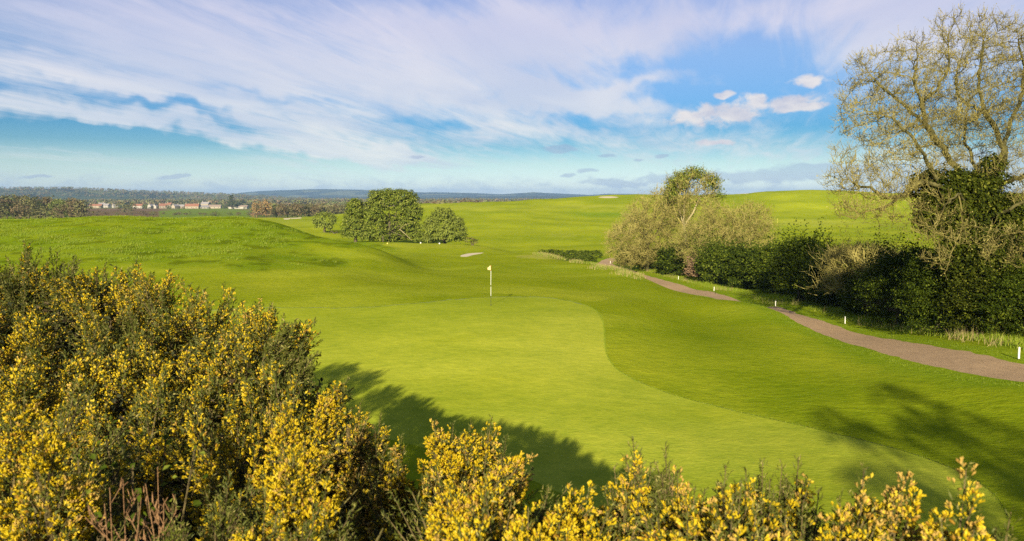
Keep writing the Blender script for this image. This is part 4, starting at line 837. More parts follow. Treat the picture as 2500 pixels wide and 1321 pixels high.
# ------------------------------------------------------------------ gorse
def sprig(seed, L=.27, nsh=24, nsp=6, flow=.6, hi=True, tipbare=.86, old=0):
    g = np.random.default_rng(seed); S, Fl = [], []; st = polytube([(0, 0, 0), (.004, .002, L * .5), (0, 0, L)], [.0034, .0024, .001], 3)
    C, D, Fp, Fd = [], [], [], []
    lmul = .62 if L < .2 else 1.
    for i in range(nsh):
        t = .04 + .96 * i / nsh; ph = i * 2.4 + g.uniform(-.3, .3); th = R(62 - 38 * t) ; ln = (.046 * (1 - t) ** .6 + .012) * lmul * g.uniform(.8, 1.2)
        d = np.array([math.sin(th) * math.cos(ph), math.sin(th) * math.sin(ph), math.cos(th)]); p = np.array([0, 0, t * L])
        for k in range(nsp):
            q = p + d * ln * (k + .3) / nsp; e = unit(d * .7 + g.normal(size=3) * .75 + [0, 0, .35]); C.append(q); D.append(e * g.uniform(.009, .0155) * (1 if hi else 1.5))
        C.append(p + d * ln * .7); D.append(d * ln * .5)
        if .06 < t < tipbare and g.random() < flow:
            for k in range(g.integers(3, 6) if hi else g.integers(3, 5)):
                Fp.append(p + d * ln * g.uniform(.5, 1.05) + g.normal(size=3) * .003); Fd.append(unit(d + g.normal(size=3) * .45 + [0, 0, .35]))
    C, D = np.array(C), np.array(D); n = len(C); w = unit(np.cross(D, g.normal(size=(n, 3)))) * (.0019 if hi else .0034)
    Vn = np.stack([C - w, C + w, C + D], 1).reshape(-1, 3); Fn = np.arange(n * 3).reshape(n, 3)
    if Fp:
        Fp, Fd = np.array(Fp), np.array(Fd); n = len(Fp); a = unit(np.cross(Fd, g.normal(size=(n, 3)))); b = np.cross(Fd, a); ln = (.0138 if hi else .0145) * g.uniform(.8, 1.15, n)[:, None]; wd = (.0034 if hi else .0042)
        p0, p3 = Fp, Fp + Fd * ln; m = Fp + Fd * ln * .58; ring = [m + a * wd, m + b * wd * .8, m - a * wd, m - b * wd * .8]
        if hi:
            st1 = m + b * wd * 1.0 - Fd * ln * .05; e1 = m + Fd * ln * .35 + b * wd * 1.9 + a * wd * .75; e2 = m + Fd * ln * .35 + b * wd * 1.9 - a * wd * .75
            Vf = np.stack([p0, p3, *ring, st1, e1, e2], 1); nv = 9
            Tf = np.array([(0, 2, 3), (0, 3, 4), (0, 4, 5), (0, 5, 2), (1, 3, 2), (1, 4, 3), (1, 5, 4), (1, 2, 5), (0, 7, 8)])
        else:
            Vf = np.stack([p0, p3, m + a * wd, m - a * wd * .6 + b * wd, m - a * wd * .6 - b * wd], 1); nv = 5; Tf = np.array([(0, 2, 3), (0, 3, 4), (0, 4, 2), (1, 3, 2), (1, 4, 3), (1, 2, 4)])
        Ff = (Tf[None] + (np.arange(n) * nv)[:, None, None]).reshape(-1, 3); Vf = Vf.reshape(-1, 3)
    else: Vf, Ff = np.zeros((0, 3)), np.zeros((0, 3), int)
    q = st[1]; stT = np.concatenate([q[:, [0, 1, 2]], q[:, [0, 2, 3]]])
    return (Vn, Fn), (Vf, Ff), (st[0], stT)
SPR = {}
for hi in (True, False):
    for fl in range(4):
        SPR[(hi, fl, 0)] = [sprig(500 + fl * 10 + v, .25, 24 if hi else 22, 6 if hi else 4, (0., .25, .48, .80)[fl], hi, (.0, .8, .9, .95)[fl]) for v in range(3)]
        SPR[(hi, fl, 1)] = [sprig(700 + fl * 10 + v, .09, 10, 5 if hi else 4, (0., .25, .48, .80)[fl], hi, (.0, .85, .92, .97)[fl]) for v in range(3)]
def inst(proto, Rm, T):
    V, Fc = proto
    if not len(V) or not len(T): return np.zeros((0, 3)), np.zeros((0, 3), int)
    W_ = np.einsum('nij,vj->nvi', Rm, V) + T[:, None]; return W_.reshape(-1, 3), (Fc[None] + (np.arange(len(T)) * len(V))[:, None, None]).reshape(-1, 3)
def frames(d, g, s):
    a = unit(np.cross(d, g.normal(size=d.shape))); b = np.cross(d, a); return np.stack([a, b, d], 2) * s[:, None, None]
def gorse(label, lobes, seed, dens=24, flower=.62, spikes=(), hi=None, lean=(.10, .12, 0), oldshare=.12, name='gorse_bush', core=True, group='gorse bushes in the foreground', bare=0., lobes3=()):
    """lobes: (px, top py, Y, radius m); spikes: (tip px, tip py, Y, length m, flower 0-3, lean x)"""
    g = np.random.default_rng(seed); LB = []
    for (px, top, Y, r) in lobes: c = P(px, top, Y); LB.append((c - [0, 0, r + .20], r))
    for (X_, Y_, Z_, r) in lobes3: LB.append((np.array([X_, Y_, Z_ - r - .2]), r))
    allc = [l[0] for l in LB] + [P(s[0], s[1], s[2]) for s in spikes]; cen = np.mean(allc, 0); gz = G(cen[0], cen[1]); root = thing(name, label, 'bush', (cen[0], cen[1], gz), group)
    PB, PD, PS, PF = [], [], [], []           # plumes: base, direction, scale, flower level
    for k, (c, r) in enumerate(LB):
        n = int(dens * .62 * 4 * math.pi * r * r * .8); d = rdir(n, g); d[:, 2] = np.where(d[:, 2] < -.45, -d[:, 2], d[:, 2]); p = c + d * r * .84; keep = np.ones(n, bool)
        for j, (c2, r2) in enumerate(LB):
            if j != k: keep &= np.linalg.norm(p - c2, axis=1) > r2 * .86
        if c[1] > 1.9: keep &= (d[:, 2] > .5) | (fbm(p[:, 0] * 2.6 + 3 * seed, p[:, 2] * 3.2 + p[:, 1] * 1.5, 2, seed + 2) > .42)     # dark hollows
        p, d = p[keep], d[keep]; n = len(p); dv = unit(d * .75 + [0, 0, .62] + np.array(lean) + g.normal(size=(n, 3)) * .18)
        fl = fbm(p[:, 0] * 2.2 + seed, p[:, 1] * 2.2 + p[:, 2] * 2.5, 3, seed) + (flower - .5) * .8 - np.where(p[:, 1] < 2.9, .06, .03)
        PB.append(p - dv * .10); PD.append(dv); PS.append(g.uniform(.75, 1.6, n) * (.75 + .5 * vnoise(p[:, 0] * 6, p[:, 1] * 6 + p[:, 2] * 7, seed))); PF.append(fl)
    TB, TD, TS, TF = [], [], [], []
    if LB:
        B, D, S, Fv = np.concatenate(PB), np.concatenate(PD), np.concatenate(PS), np.concatenate(PF); n = len(B)
        TB.append(B); TD.append(D); TS.append(S); TF.append(Fv)
        for k in range(10):   # side sprays, shorter towards the tip: a cone-shaped plume
            f = (k + g.random(n)) / 10; a = unit(np.cross(D, g.normal(size=D.shape))); q = B + D * (S * (.15 - .27 * f))[:, None]
            TB.append(q + a * (.008 + .03 * f)[:, None]); TD.append(unit(D + a * (.22 + .62 * f)[:, None] + [0, 0, .10])); TS.append(S * (.36 + .38 * f) * g.uniform(.8, 1.2, n)); TF.append(Fv + g.normal(size=n) * .05)
    for (px, py, Y, L, fl, lx) in spikes:
        tip = P(px, py - 12, Y); ax = unit(np.array([lx, g.uniform(-.1, .1), 1.])); m = int(L / .021)
        fv = (.2, .50, .60, .80)[fl]
        TB.append(np.array([tip - ax * .19])); TD.append(ax[None]); TS.append(np.array([.76])); TF.append(np.array([fv - .1]))
        f = g.uniform(.0, 1, m * 3) ** 1.1; q = tip - ax * (.10 + f * L)[:, None]; a = unit(np.cross(np.tile(ax, (m * 3, 1)), g.normal(size=(m * 3, 3)))); sp = .12 + .30 * np.sqrt(f)
        TB.append(q + a * (.008 + f * .034)[:, None]); TD.append(unit(ax + a * sp[:, None] * 1.3)); TS.append((.36 + .22 * np.sqrt(f)) * g.uniform(.8, 1.05, m * 3)); TF.append(np.full(m * 3, fv) + g.normal(size=m * 3) * .09)
    B, D, S, Fv = map(np.concatenate, (TB, TD, TS, TF)); near = B[:, 1] < 2.7; short = S < .62; B = B + D * (np.maximum(S - 1.05, 0) * .16)[:, None]; S = np.where(short, np.clip(S / .5, .7, 1.25), np.minimum(S, 1.05))
    lev = np.where(Fv < .45, 0, np.where(Fv < .53, 1, np.where(Fv < .62, 2, 3))); lev[g.random(len(lev)) < bare] = 0
    old = g.random(len(B)) < oldshare; Ps = {'foliage': [], 'blossom': [], 'faded_blossom': [], 'stems': []}
    var = g.integers(0, 3, len(B))
    for hi_ in (True, False):
        for l in range(4):
            for v in range(3):
                for o_, sh in ((False, 0), (True, 0), (False, 1), (True, 1)):
                    s = (near == hi_) & (lev == l) & (var == v) & (old == o_) & (short == bool(sh))
                    if not s.any(): continue
                    Rm = frames(D[s], g, S[s]); a, b, c = SPR[(hi_, l, sh)][v]
                    Ps['foliage'].append(inst(a, Rm, B[s])); Ps['faded_blossom' if o_ else 'blossom'].append(inst(b, Rm, B[s])); Ps['stems'].append(inst(c, Rm, B[s]))
    for nm, mt in (('foliage', 'needle'), ('blossom', 'blossom'), ('faded_blossom', 'blossom_old'), ('stems', 'gstem')):
        lst = [q for q in Ps[nm] if len(q[0])]
        if nm == 'stems':   # main limbs down to the ground
            lim = []
            for c in allc[:40]:
                foot = np.array([cen[0] + (c[0] - cen[0]) * .5, cen[1] + (c[1] - cen[1]) * .5 + .1, gz - .1]); mid = (foot + c) / 2 + [0, 0, .1]
                V, q = polytube([foot, mid, c - [0, 0, .15]], [.028, .018, .008], 4); lim.append((V, np.concatenate([q[:, [0, 1, 2]], q[:, [0, 2, 3]]])))
            lst += lim
        if lst: V, Fc = join(lst); mesh_np(nm, V, Fc, M[mt], root)
    if core and LB:
        lob = [(c - [0, 0, .04], r * .80) for c, r in LB] + [(np.array([c[0], c[1] + .1, (c[2] + gz) / 2]), (r * .7, r * .7, max(.1, (c[2] - gz) / 2))) for c, r in LB]
        tot = sum(r * r for c, r in LB); V, Fc = clumps(lob, int(1500 * tot) + 60, 34, .10, .03, seed + 3, 0, -.9, 1, .5); mesh_np('inner_branches', V, Fc, M['core'], root)
    return len(B)
cnt = 0
cnt += gorse('tall gorse in full yellow flower at the back left, reaching up to the mown slope', [(-330, 570, 4.9, .6), (-150, 566, 4.9, .6), (20, 578, 4.8, .5), (150, 594, 4.7, .42), (235, 590, 4.6, .40), (320, 618, 4.4, .40), (420, 660, 4.2, .40), (-60, 700, 4.0, .5), (90, 720, 3.9, .42), (230, 730, 3.8, .42), (-260, 700, 4, .6)], 71, 34, .68)
cnt += gorse('greener gorse right of the tallest one, its right edge against the putting green', [(500, 690, 4.0, .34), (575, 706, 3.9, .30), (645, 716, 3.75, .28), (400, 770, 3.6, .36), (520, 800, 3.4, .34), (640, 795, 3.3, .30), (690, 845, 3.2, .22)], 72, 36, .62)
cnt += gorse('arching gorse mass thick with yellow flowers in the left middle', [(120, 815, 3.2, .34), (290, 830, 3.1, .34), (440, 850, 3.0, .30), (200, 930, 2.8, .26), (350, 900, 2.8, .30), (-60, 820, 3.0, .4), (480, 930, 2.7, .24)], 73, 40, .74)
cnt += gorse('gorse of upright flowering plumes at the centre-left, beside the big shadow on the green', [(590, 850, 2.9, .26), (700, 880, 2.8, .20), (560, 960, 2.5, .22), (660, 950, 2.4, .20), (770, 960, 2.5, .15), (620, 1040, 2.1, .13)], 74, 46, .76,
              [(850, 935, 2.5, .45, 1, .5), (820, 950, 2.5, .5, 3, .35), (775, 870, 2.9, .4, 0, .7), (740, 850, 3.0, .35, 0, .5), (725, 790, 3.4, .3, 0, .7), (700, 1000, 1.9, .5, 3, .1), (745, 1080, 1.8, .5, 3, .15)])
cnt += gorse('nearest gorse on the left with large yellow flowers, cut by the left edge', [(40, 945, 2.0, .22), (140, 1010, 1.9, .16), (-70, 960, 1.8, .25), (60, 1120, 1.55, .16), (180, 1130, 1.6, .10), (20, 1230, 1.35, .14)], 75, 70, .56,
              [(60, 960, 1.7, .4, 2, .1), (150, 1010, 1.7, .35, 2, .2), (235, 1150, 1.55, .35, 3, .5), (100, 1040, 1.5, .4, 3, 0)])
cnt += gorse('mostly green gorse sprays low in the left foreground beside dead stalks', [(590, 1120, 1.7, .12), (500, 1180, 1.6, .10), (700, 1180, 1.6, .10), (640, 1240, 1.35, .10)], 76, 80, .36,
              [(480, 1000, 2.2, .3, 0, -.1), (560, 1170, 1.4, .3, 0, .1), (420, 1240, 1.3, .25, 0, .0), (720, 1105, 1.45, .45, 3, .12), (690, 1090, 1.5, .5, 2, -.05), (800, 1180, 1.4, .4, 3, .2), (500, 1210, 1.5, .3, 1, -.3), (870, 1240, 1.3, .3, 0, .5), (650, 1200, 1.3, .35, 1, .1), (780, 1250, 1.25, .3, 1, .4)], lean=(.0, .0, .1))
cnt += gorse('orange-tinged gorse in the dip left of the centre clump', [(900, 1045, 2.5, .16), (960, 1110, 2.3, .16), (850, 1110, 2.2, .14), (930, 1190, 2.0, .14)], 77, 60, .52,
              [(880, 995, 2.5, .4, 2, .05), (930, 1020, 2.45, .35, 1, .1), (980, 1075, 2.3, .3, 2, .1), (850, 1010, 2.6, .4, 0, .2)], oldshare=.5)
cnt += gorse('bright yellow clump of gorse at the bottom centre, shadow of its tips on the green', [(1110, 1085, 2.2, .15), (1160, 1070, 2.2, .13), (1180, 1150, 1.8, .12), (1080, 1160, 2.0, .14), (1180, 1230, 1.5, .10), (1240, 1280, 1.3, .09)], 78, 80, .78,
              [(1060, 1040, 2.2, .4, 3, -.05), (1105, 1045, 2.2, .4, 2, .02), (1150, 1040, 2.2, .4, 2, .08), (1200, 1030, 2.2, .4, 2, .15), (1235, 1075, 2.2, .35, 1, .1), (1300, 1122, 1.9, .3, 3, .9), (1290, 1165, 1.8, .25, 2, 1.1), (1100, 1190, 1.5, .35, 3, .0), (1190, 1180, 1.4, .35, 3, .1), (1250, 1230, 1.3, .3, 3, .2)], oldshare=.2)
cnt += gorse('low flowering gorse sprays along the bottom edge right of centre', [(1330, 1290, 1.35, .08), (1230, 1310, 1.2, .08)], 79, 90, .62,
              [(1340, 1205, 1.5, .3, 1, .2), (1400, 1205, 1.45, .3, 3, .15), (1445, 1200, 1.45, .3, 3, .5), (1370, 1240, 1.3, .3, 3, .1), (1490, 1250, 1.35, .3, 2, .3), (1050, 1290, 1.25, .3, 3, -.4), (1120, 1280, 1.2, .3, 3, -.1), (1290, 1250, 1.25, .3, 3, 0), (1180, 1275, 1.15, .3, 3, .1)], oldshare=.1)
cnt += gorse('dark pointed gorse cone with few flowers right of the bottom centre', [], 80, 60, .5,
              [(1545, 1083, 1.7, .75, 1, -.06), (1500, 1150, 1.65, .55, 2, -.12), (1590, 1150, 1.7, .5, 1, .12), (1560, 1170, 1.6, .5, 2, .0), (1475, 1200, 1.6, .4, 1, -.2), (1530, 1210, 1.5, .4, 1, 0)], oldshare=.3)
cnt += gorse('ragged row of thin gorse spires left of the lone spires', [], 81, 60, .5,
              [(1625, 1098, 1.55, .5, 0, -.08), (1655, 1160, 1.5, .5, 3, .03), (1695, 1200, 1.45, .4, 2, 0), (1720, 1205, 1.4, .4, 2, .05), (1772, 1148, 1.45, .5, 1, .0), (1760, 1190, 1.3, .4, 2, -.1), (1810, 1190, 1.3, .4, 1, .1), (1822, 1158, 1.4, .45, 2, .03), (1862, 1135, 1.5, .5, 0, .0), (1880, 1180, 1.35, .4, 1, .0),
               (1910, 1145, 1.45, .45, 0, .02), (1950, 1128, 1.45, .55, 1, .05), (1975, 1190, 1.4, .4, 2, .2), (2000, 1205, 1.35, .45, 0, .1), (1960, 1240, 1.25, .35, 1, 0), (1600, 1220, 1.3, .4, 1, -.1), (1790, 1230, 1.15, .35, 2, 0), (1850, 1240, 1.15, .35, 1, .1), (1680, 1260, 1.1, .3, 2, 0), (1920, 1260, 1.15, .35, 2, .1)], oldshare=.3)
cnt += gorse('twin gorse spires with yellow and tan flowers left of the two lone spires', [], 82, 60, .5, [(2110, 1155, 1.2, .42, 2, .14), (2050, 1222, 1.2, .3, 2, -.08), (2150, 1262, 1.15, .3, 2, .25)], oldshare=.4)
cnt += gorse('gorse spire with orange-yellow flowers between the twin spires and the tallest', [], 83, 60, .5, [(2215, 1168, 1.15, .42, 3, .10), (2292, 1272, 1.1, .25, 3, .15)], oldshare=.45)
cnt += gorse('fattest single gorse spire near the bottom right corner', [], 84, 60, .5, [(2360, 1148, 1.08, .46, 3, .10)], oldshare=.4)
cnt += gorse('dry tan gorse tip in the bottom right corner', [], 85, 60, .3, [(2468, 1262, 1.05, .35, 0, .0)], oldshare=1)
# gorse further down the slope and beyond both edges of the frame: its shadows fall on the green
cnt += gorse('gorse growing down the slope behind the left gorse mass, against the green', [], 86, 9, .5, lobes3=[(-2.5, 9.5, -2.65, .6), (-3.5, 9.3, -1.95, .75), (-4.6, 9.1, -1.3, .8), (-3.0, 9.0, -3.4, .8), (-3.9, 10.2, -2.0, .8), (-2.9, 10.4, -2.9, .7), (-4.9, 10.2, -1.5, .8), (-5.4, 9.4, -.9, .7), (-4.4, 8.8, -3.0, .9), (-5.8, 9.0, -2.0, .9)])
cnt += gorse('tall gorse beyond the left edge of the frame', [], 87, 8, .5, lobes3=[(-6.7, 8.6, -.2, .8), (-8.0, 8.8, .55, .9), (-9.4, 9, .9, 1.), (-7.6, 8.6, -1.3, 1.), (-9.2, 8.8, -1, 1.1), (-7.8, 8.6, -2.6, 1.2)])
print('sprigs', cnt)
# dead stalks
M['deadstalk'] = bark('dead_stalk', (.16, .085, .04), (.28, .16, .08), 30)
def stalks(label, pts, seed):
    g = np.random.default_rng(seed); tip = P(*pts[0]); t = thing('dead_weed', label, 'dead stalk', (tip[0], tip[1], G(tip[0], tip[1]))); seg = []
    for p in pts:
        q = P(*p); b = q + [g.uniform(-.05, .05), .02, -.7]; seg.append(polytube([b, (b + q) / 2 + g.normal(size=3) * .012, q], [.003, .0024, .0009], 5))
        for k in range(13):
            f = g.uniform(.25, .95); s = b + (q - b) * f; e = s + unit(np.array([g.choice([-1, 1]) * .6, g.normal() * .4, 1.1])) * (.13 * (1.1 - f) + .03); seg.append(polytube([s, e], [.0015, .0007], 3))
            for _ in range(3): s2 = s + (e - s) * g.uniform(.4, 1); seg.append(polytube([s2, s2 + g.normal(size=3) * .008 + [0, 0, .012]], [.002, .0006], 3))
    mesh_np('stalks', *join(seg), M['deadstalk'], t)
stalks('reddish dead stalks in the dark gap at the bottom left', [(268, 1190, 1.35), (300, 1170, 1.4), (255, 1230, 1.3)], 91)
stalks('taller forked dead stalk right of the first dead stalks', [(385, 1140, 1.4), (355, 1180, 1.4), (345, 1215, 1.3), (400, 1230, 1.35)], 92)
def bare_twig(label, pts):
    t = thing('bare_twig', label, 'twig', P(*pts[0])); mesh_np('stem', *polytube([P(*p) for p in pts], [.003, .0025, .0012], 5), M['twig'], t)
bare_twig('single pale bare twig sticking out of the orange-tinged gorse', [(810, 1262, 1.6), (835, 1235, 1.62), (872, 1195, 1.65)])
bare_twig('short pale bare twig at the bottom edge left of centre', [(915, 1330, 1.4), (925, 1310, 1.42), (935, 1290, 1.44)])
# brambles in the dark gap
def bramble(label, px, py, Y, n, seed):
    g = np.random.default_rng(seed); c = P(px, py, Y); t = thing('bramble', label, 'bramble', (c[0], c[1], G(c[0], c[1]))); q = c + g.normal(size=(n, 3)) * [.10, .08, .08]
    V, Fc = leaves(q, unit(g.normal(size=(n, 3)) * .5 + [-.2, -.6, .8]), .019, g, .8); mesh_np('leaves', V, Fc, M['hedge2'], t)
    V, Fc = tubes(np.repeat([c - [0, 0, .6]], 12, 0), q[:12], [.004] * 12, [.002] * 12, 4); mesh_np('stems', V, Fc, M['gstem'], t)
bramble('bramble leaves in the dark hollow of the left gorse', 335, 1100, 2.1, 40, 5)
bramble('bramble leaves among the dead stalks at the bottom left', 300, 1280, 1.6, 80, 6)

# ------------------------------------------------------------------ golf furniture
M['white_paint'] = plain('white_paint', (.80, .78, .72), .45, .05); M['flagcloth'] = plain('flag_cloth', (.70, .52, .27), .8, .08); M['red_paint'] = plain('red_paint', (.42, .05, .03), .5, .1); M['black_paint'] = plain('black_paint', (.03, .03, .03), .5, .1); M['yellow_paint'] = plain('yellow_paint', (.75, .62, .12), .5, .1); M['dark_wood'] = plain('dark_wood', (.07, .05, .03), .8, .2)
def T4(V, q): return V, q
def flag(label, px, py, Y, H, cols, cloth):
    b = ground_at(px, Y); t = thing('golf_flag', label, 'flag', b); z0 = 0
    for h0, h1, mt in cols: mesh_np('pole', *polytube([b + [0, 0, h0], b + [.004 * h1, 0, h1]], .0105 if Y < 60 else .03, 10), M[mt], t, True)
    n = 9; xs = np.linspace(0, 1, n); V = []; hl, wd = H * .12, H * .085
    for i, x in enumerate(xs):
        for s in (0, 1): V.append(b + [-.012 - wd * x * .9, .035 * math.sin(x * 7), H - .01 - (hl * .32 * x if not s else hl * (1 - x * .3)) - x * .04])
    V = np.array(V); V2 = V + [0, .004, 0]; Fq = []
    for i in range(n - 1): a = i * 2; Fq += [(a, a + 1, a + 3, a + 2), (a + 2 * n, a + 2 + 2 * n, a + 3 + 2 * n, a + 1 + 2 * n)]
    mesh_np('flag_cloth', np.vstack([V, V2]), np.array(Fq), M[cloth], t, True)
    if Y < 60:
        a = np.arange(20) * 2 * math.pi / 20; ring = np.stack([np.cos(a) * .054, np.sin(a) * .054, a * 0], 1); V = np.concatenate([b + ring + [0, 0, .004], b + ring * .99 - [0, 0, .1]]); i = np.arange(20); j = (i + 1) % 20
        mesh_np('hole_cup', V, np.stack([i, j, j + 20, i + 20], 1), M['black_paint'], t)
flag('white and red flagstick with cream pennant standing in the putting green', 1198.5, 0, 39.0, 2.15, [(-.1, .5, 'black_paint'), (.5, 1.0, 'white_paint'), (1.0, 1.08, 'black_paint'), (1.08, 1.85, 'white_paint'), (1.85, 2.15, 'red_paint')], 'flagcloth')
flag('small pale yellow flagstick on the far green below the skyline on the right', 1898, 0, 312, 2.3, [(-.1, 2.3, 'yellow_paint')], 'yellow_paint')
def post(label, px, Y, h, mt='white_paint', name='marker_post', w=.028, grp='white marker posts along the track', tilt=0):
    b = ground_at(px, Y); t = thing(name, label, 'post', b, grp); q = [(-w, -w * .6), (w, -w * .6), (w, w * .6), (-w, w * .6)]; V = []
    for z, k in ((-.15, 1), (h - .03, 1), (h, .7)): V += [(b[0] + x * k + tilt * z, b[1] + y * k, b[2] + z) for x, y in q]
    Fq = [(a + r * 4, (a + 1) % 4 + r * 4, (a + 1) % 4 + r * 4 + 4, a + r * 4 + 4) for r in (0, 1) for a in range(4)] + [(8, 9, 10, 11)]
    mesh_np('post', V, np.array(Fq), M[mt], t)
    V, Fc = box(b[0] - w * 1.05, b[0] + w * 1.05, b[1] - w * .7, b[1] + w * .7, b[2] + h * .0, b[2] + h * .08); mesh_np('foot', V, Fc, M['dark_wood'], t)
for px, Y, h, lb in [(2487, 26.7, .47, 'white marker post nearest the camera, at the right end of the track'), (2063, 44, .47, 'white marker post second nearest, in front of the tan shrub'), (1893, 57, .47, 'white marker post at the straw grass where the track reappears on the left'),
                     (1743, 80, .5, 'white marker post at the point where the track dips out of sight'), (1656, 100, .5, 'small white marker post left of the reddish-brown shrub'), (1515, 136, .6, 'small white marker post just right of the track bend'), (1490, 139, .6, 'smallest white marker post, right at the track bend')]: post(lb, px, Y, h, tilt=random.uniform(-.04, .04))
post('short blue-green stake beside the track below the fourth white post', 1747, 77, .38, 'bluegreen' if 'bluegreen' in M else 'hedge2', 'marker_stake', .03, None)
post('thin dark post at the left end of the tee', 935, 142, 1.2, 'dark_wood', 'tee_sign_post', .08, None)
def ball(label, px, Y, r, mt):
    b = ground_at(px, Y); bm_ = []; n, k = 10, 6
    V = [(b[0] + r * math.sin(math.pi * i / k) * math.cos(2 * math.pi * j / n), b[1] + r * math.sin(math.pi * i / k) * math.sin(2 * math.pi * j / n), b[2] + r * .85 + r * math.cos(math.pi * i / k)) for i in range(k + 1) for j in range(n)]
    Fq = [(i * n + j, i * n + (j + 1) % n, (i + 1) * n + (j + 1) % n, (i + 1) * n + j) for i in range(k) for j in range(n)]
    return tag(mesh_np('tee_marker', V, np.array(Fq), M[mt], smooth=True), label, 'tee marker', 'tee markers on the tee beyond the pin')
ball('left white ball marker on the tee beyond the pin', 1027, 139, .15, 'white_paint'); ball('right white ball marker on the tee beyond the pin', 1073, 139, .15, 'white_paint'); ball('pale yellow ball marker at the left end of the tee', 946, 134, .14, 'yellow_paint')

# ------------------------------------------------------------------ grass growing as real blades where it is long
M['blade'] = foliage('grass_blade', (.13, .20, .008), (.21, .27, .010), (.30, .31, .05), .3, .6, .9)
M['straw'] = foliage('straw', (.34, .26, .11), (.48, .37, .18), (.24, .26, .06), .3, .7, .8)
def blades(name, label, pts, h, w, mt, seed, per=7, spread=.18):
    g = np.random.default_rng(seed); pts = np.asarray(pts); n = len(pts); z = terr(pts[:, 0], pts[:, 1]); b = np.stack([pts[:, 0], pts[:, 1], z - .02], 1); b = np.repeat(b, per, 0); hh = np.repeat(np.broadcast_to(h, n), per) * g.uniform(.6, 1.2, n * per); ww = np.repeat(np.broadcast_to(w, n), per)
    b[:, :2] += g.normal(size=(n * per, 2)) * spread * np.repeat(np.broadcast_to(h, n), per)[:, None]; d = unit(g.normal(size=(n * per, 3)) * [.3, .3, .05] + [.08, 0, 1]); a = unit(np.stack([g.normal(size=n * per), g.normal(size=n * per) * .5, np.zeros(n * per)], 1)) * ww[:, None]
    V = np.stack([b - a, b + a, b + d * hh[:, None]], 1).reshape(-1, 3); tag(mesh_np(name, V, np.arange(n * per * 3).reshape(-1, 3), M[mt]), label, 'grass', None, 'stuff')
def scatter(n, px0, px1, Y0, Y1, seed, fn=None):
    g = np.random.default_rng(seed); Y = g.uniform(Y0 ** .5, Y1 ** .5, n) ** 2; x = (g.uniform(px0, px1, n) - CX) / F * Y
    if fn is not None: k = fn(x, Y); x, Y = x[k], Y[k]
    return np.stack([x, Y], 1)
def on_rough(x, Y):
    z = terr(x, Y); a, b = proj(x, Y, z); sd_ = poly_sdf(a, b, rough_poly); return (fbm(x / 2.2, Y / 2.2, 3, 70) > .47 + np.clip((sd_ + 40) / 90, 0, .4))
p = scatter(17000, -200, 1000, 52, 108, 401, on_rough); blades('long_grass', 'tussocky long grass covering the left mound', p, .20, .022, 'blade', 411, 6, .5)
def near_path(lo, hi): return lambda x, Y: (lambda d: (d > lo) & (d < hi))(poly_sdf(x, Y, path_c, False))
def beyond(x, Y, lo, hi):   # hedge side of the track only
    d = poly_sdf(x, Y, path_c, False); i = np.argmin(np.hypot(x[:, None] - path_c[None, :, 0], Y[:, None] - path_c[None, :, 1]), 1); return (d > lo) & (d < hi) & (Y > path_c[i, 1] - .2) & (x > path_c[i, 0] - .2)
p = scatter(60000, 1400, 2700, 20, 125, 402, near_path(1.55, 2.4)); blades('verge_grass', 'short green grass creeping over both edges of the track', p, .07, .008, 'blade', 412, 4, .6)
p = scatter(60000, 1500, 2700, 24, 125, 403, lambda x, Y: beyond(x, Y, 3.2, 5.0)); blades('verge_grass', 'rank green grass at the foot of the hedge', p, .32, .016, 'blade', 413, 6, .5)
p = scatter(60000, 1500, 2700, 24, 125, 404, lambda x, Y: beyond(x, Y, 2.9, 3.9) & (fbm(x / 1.8, Y / 1.8, 2, 80) > .54)); blades('dry_grass', 'tufts of straw-coloured dead grass along the foot of the hedge', p[::2], .6, .009, 'straw', 414, 5, .35)
def ridge_line(x, Y):
    z = terr(x, Y); a, b = proj(x, Y, z); d = poly_sdf(a, b, np.array([(1245, 604), (1290, 610), (1340, 622), (1400, 634), (1445, 648), (1500, 660), (1560, 676)]), False); return (d < 7) & (fbm(x / 3, Y / 3, 2, 81) > .5)
p = scatter(60000, 1230, 1600, 66, 128, 405, ridge_line); blades('dry_grass', 'pale dead grass standing on the ridge beyond the pin', p[::4], .5, .018, 'straw', 415, 4, .6); blades('long_grass', 'green grass mixed into the pale grass on the ridge', p[1::2], .4, .025, 'blade', 416, 4, .5)

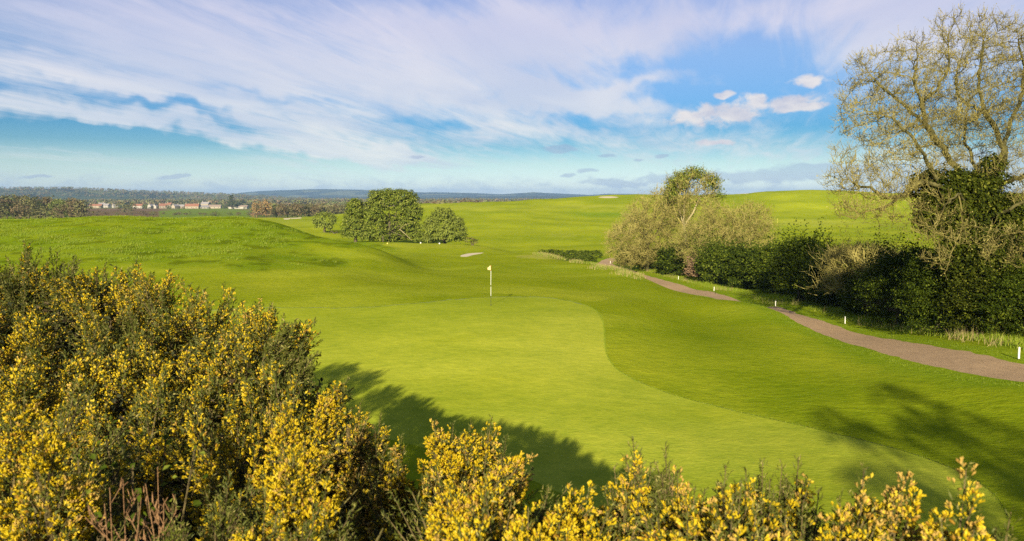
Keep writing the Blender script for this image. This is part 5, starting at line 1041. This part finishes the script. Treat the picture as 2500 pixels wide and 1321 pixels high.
def far_shade_tree():   # tall tree well behind the viewpoint: only its soft shade reaches the near right of the green
    b = np.array([3.5, -20., G(3.5, -20)]); t = thing('ash_tree', 'tall open tree standing well behind the viewpoint', 'tree', b); g = np.random.default_rng(5)
    lob = [(np.array([g.uniform(1.2, 7.8), -20 + g.uniform(-1.6, 1.6), g.uniform(6.2, 9.6)]), g.uniform(.5, 1.05)) for _ in range(20)] + [(np.array([x, -20., 6.4]), 1.1) for x in (2.2, 3.6, 5., 6.4, 7.8)]
    V, Fc = clumps(lob, 900, 14, .3, .15, 6); mesh_np('crown', V, Fc, M['hedge2'], t)
    mesh_np('trunk', *join([polytube([b - [0, 0, .3], b + [.1, 0, 4], b + [0, 0, 7.5]], [.32, .26, .16], 8)] + [polytube([b + [0, 0, 5.5], (b + [0, 0, 6] + l[0]) / 2 + [0, 0, .4], l[0]], [.11, .07, .03], 5) for l in lob]), M['bark'], t, True)
far_shade_tree()
def on_ground(px, py, Y):
    for _ in range(8): q = P(px, py, Y); z = G(q[0], q[1]); r_ = ray(px, py); Y = Y + (q[2] - z) / max(.05, -r_[2] / r_[1]) * .8
    return P(px, py, Y)[:2]
cl = smooth_poly([(500, 753)] + green_px[1:26], 2, False); g_ = np.random.default_rng(8)
cw = np.array([on_ground(a, b, 1785 * 6.05 / (b - 470)) for a, b in cl]); cw = np.array(resample(cw, .03)); cw = np.repeat(cw, 2, 0) + g_.normal(size=(len(cw) * 2, 2)) * .03
blades('fringe_grass', 'slightly longer grass lip round the putting green', cw, .05, .007, 'blade', 417, 2, .3)

# ------------------------------------------------------------------ air
def haze():
    V, Fc = box(-11000, 11000, -600, 12500, -60, 84); m, n = mat('haze')
    v = n.add('ShaderNodeVolumePrincipled', {'Color': (.36, .60, 1.0), 'Density': HAZE, 'Anisotropy': .0}); n.add('ShaderNodeOutputMaterial', {'Volume': v})
    o = mesh_np('haze', V, Fc, m); tag(o, 'thin blue haze filling the valley air', 'haze', None, 'stuff')
HAZE = 8.5e-5
haze()
# trees that share a look are told apart by their place in the row
ORD = ['first', 'second', 'third', 'fourth', 'fifth', 'sixth', 'seventh', 'eighth', 'ninth', 'tenth', 'eleventh', 'twelfth', 'thirteenth', 'fourteenth', 'fifteenth', 'sixteenth']
by = {}
for o in SC.objects:
    if o.parent is None and o.get('label') and o.get('category'): by.setdefault(o['label'], []).append(o)
for lb, lst in by.items():
    if len(lst) > 1:
        for k, o in enumerate(sorted(lst, key=lambda o: o.location.x / max(o.location.y, 1))): o['label'] = ORD[k] + ' from the left, ' + lb
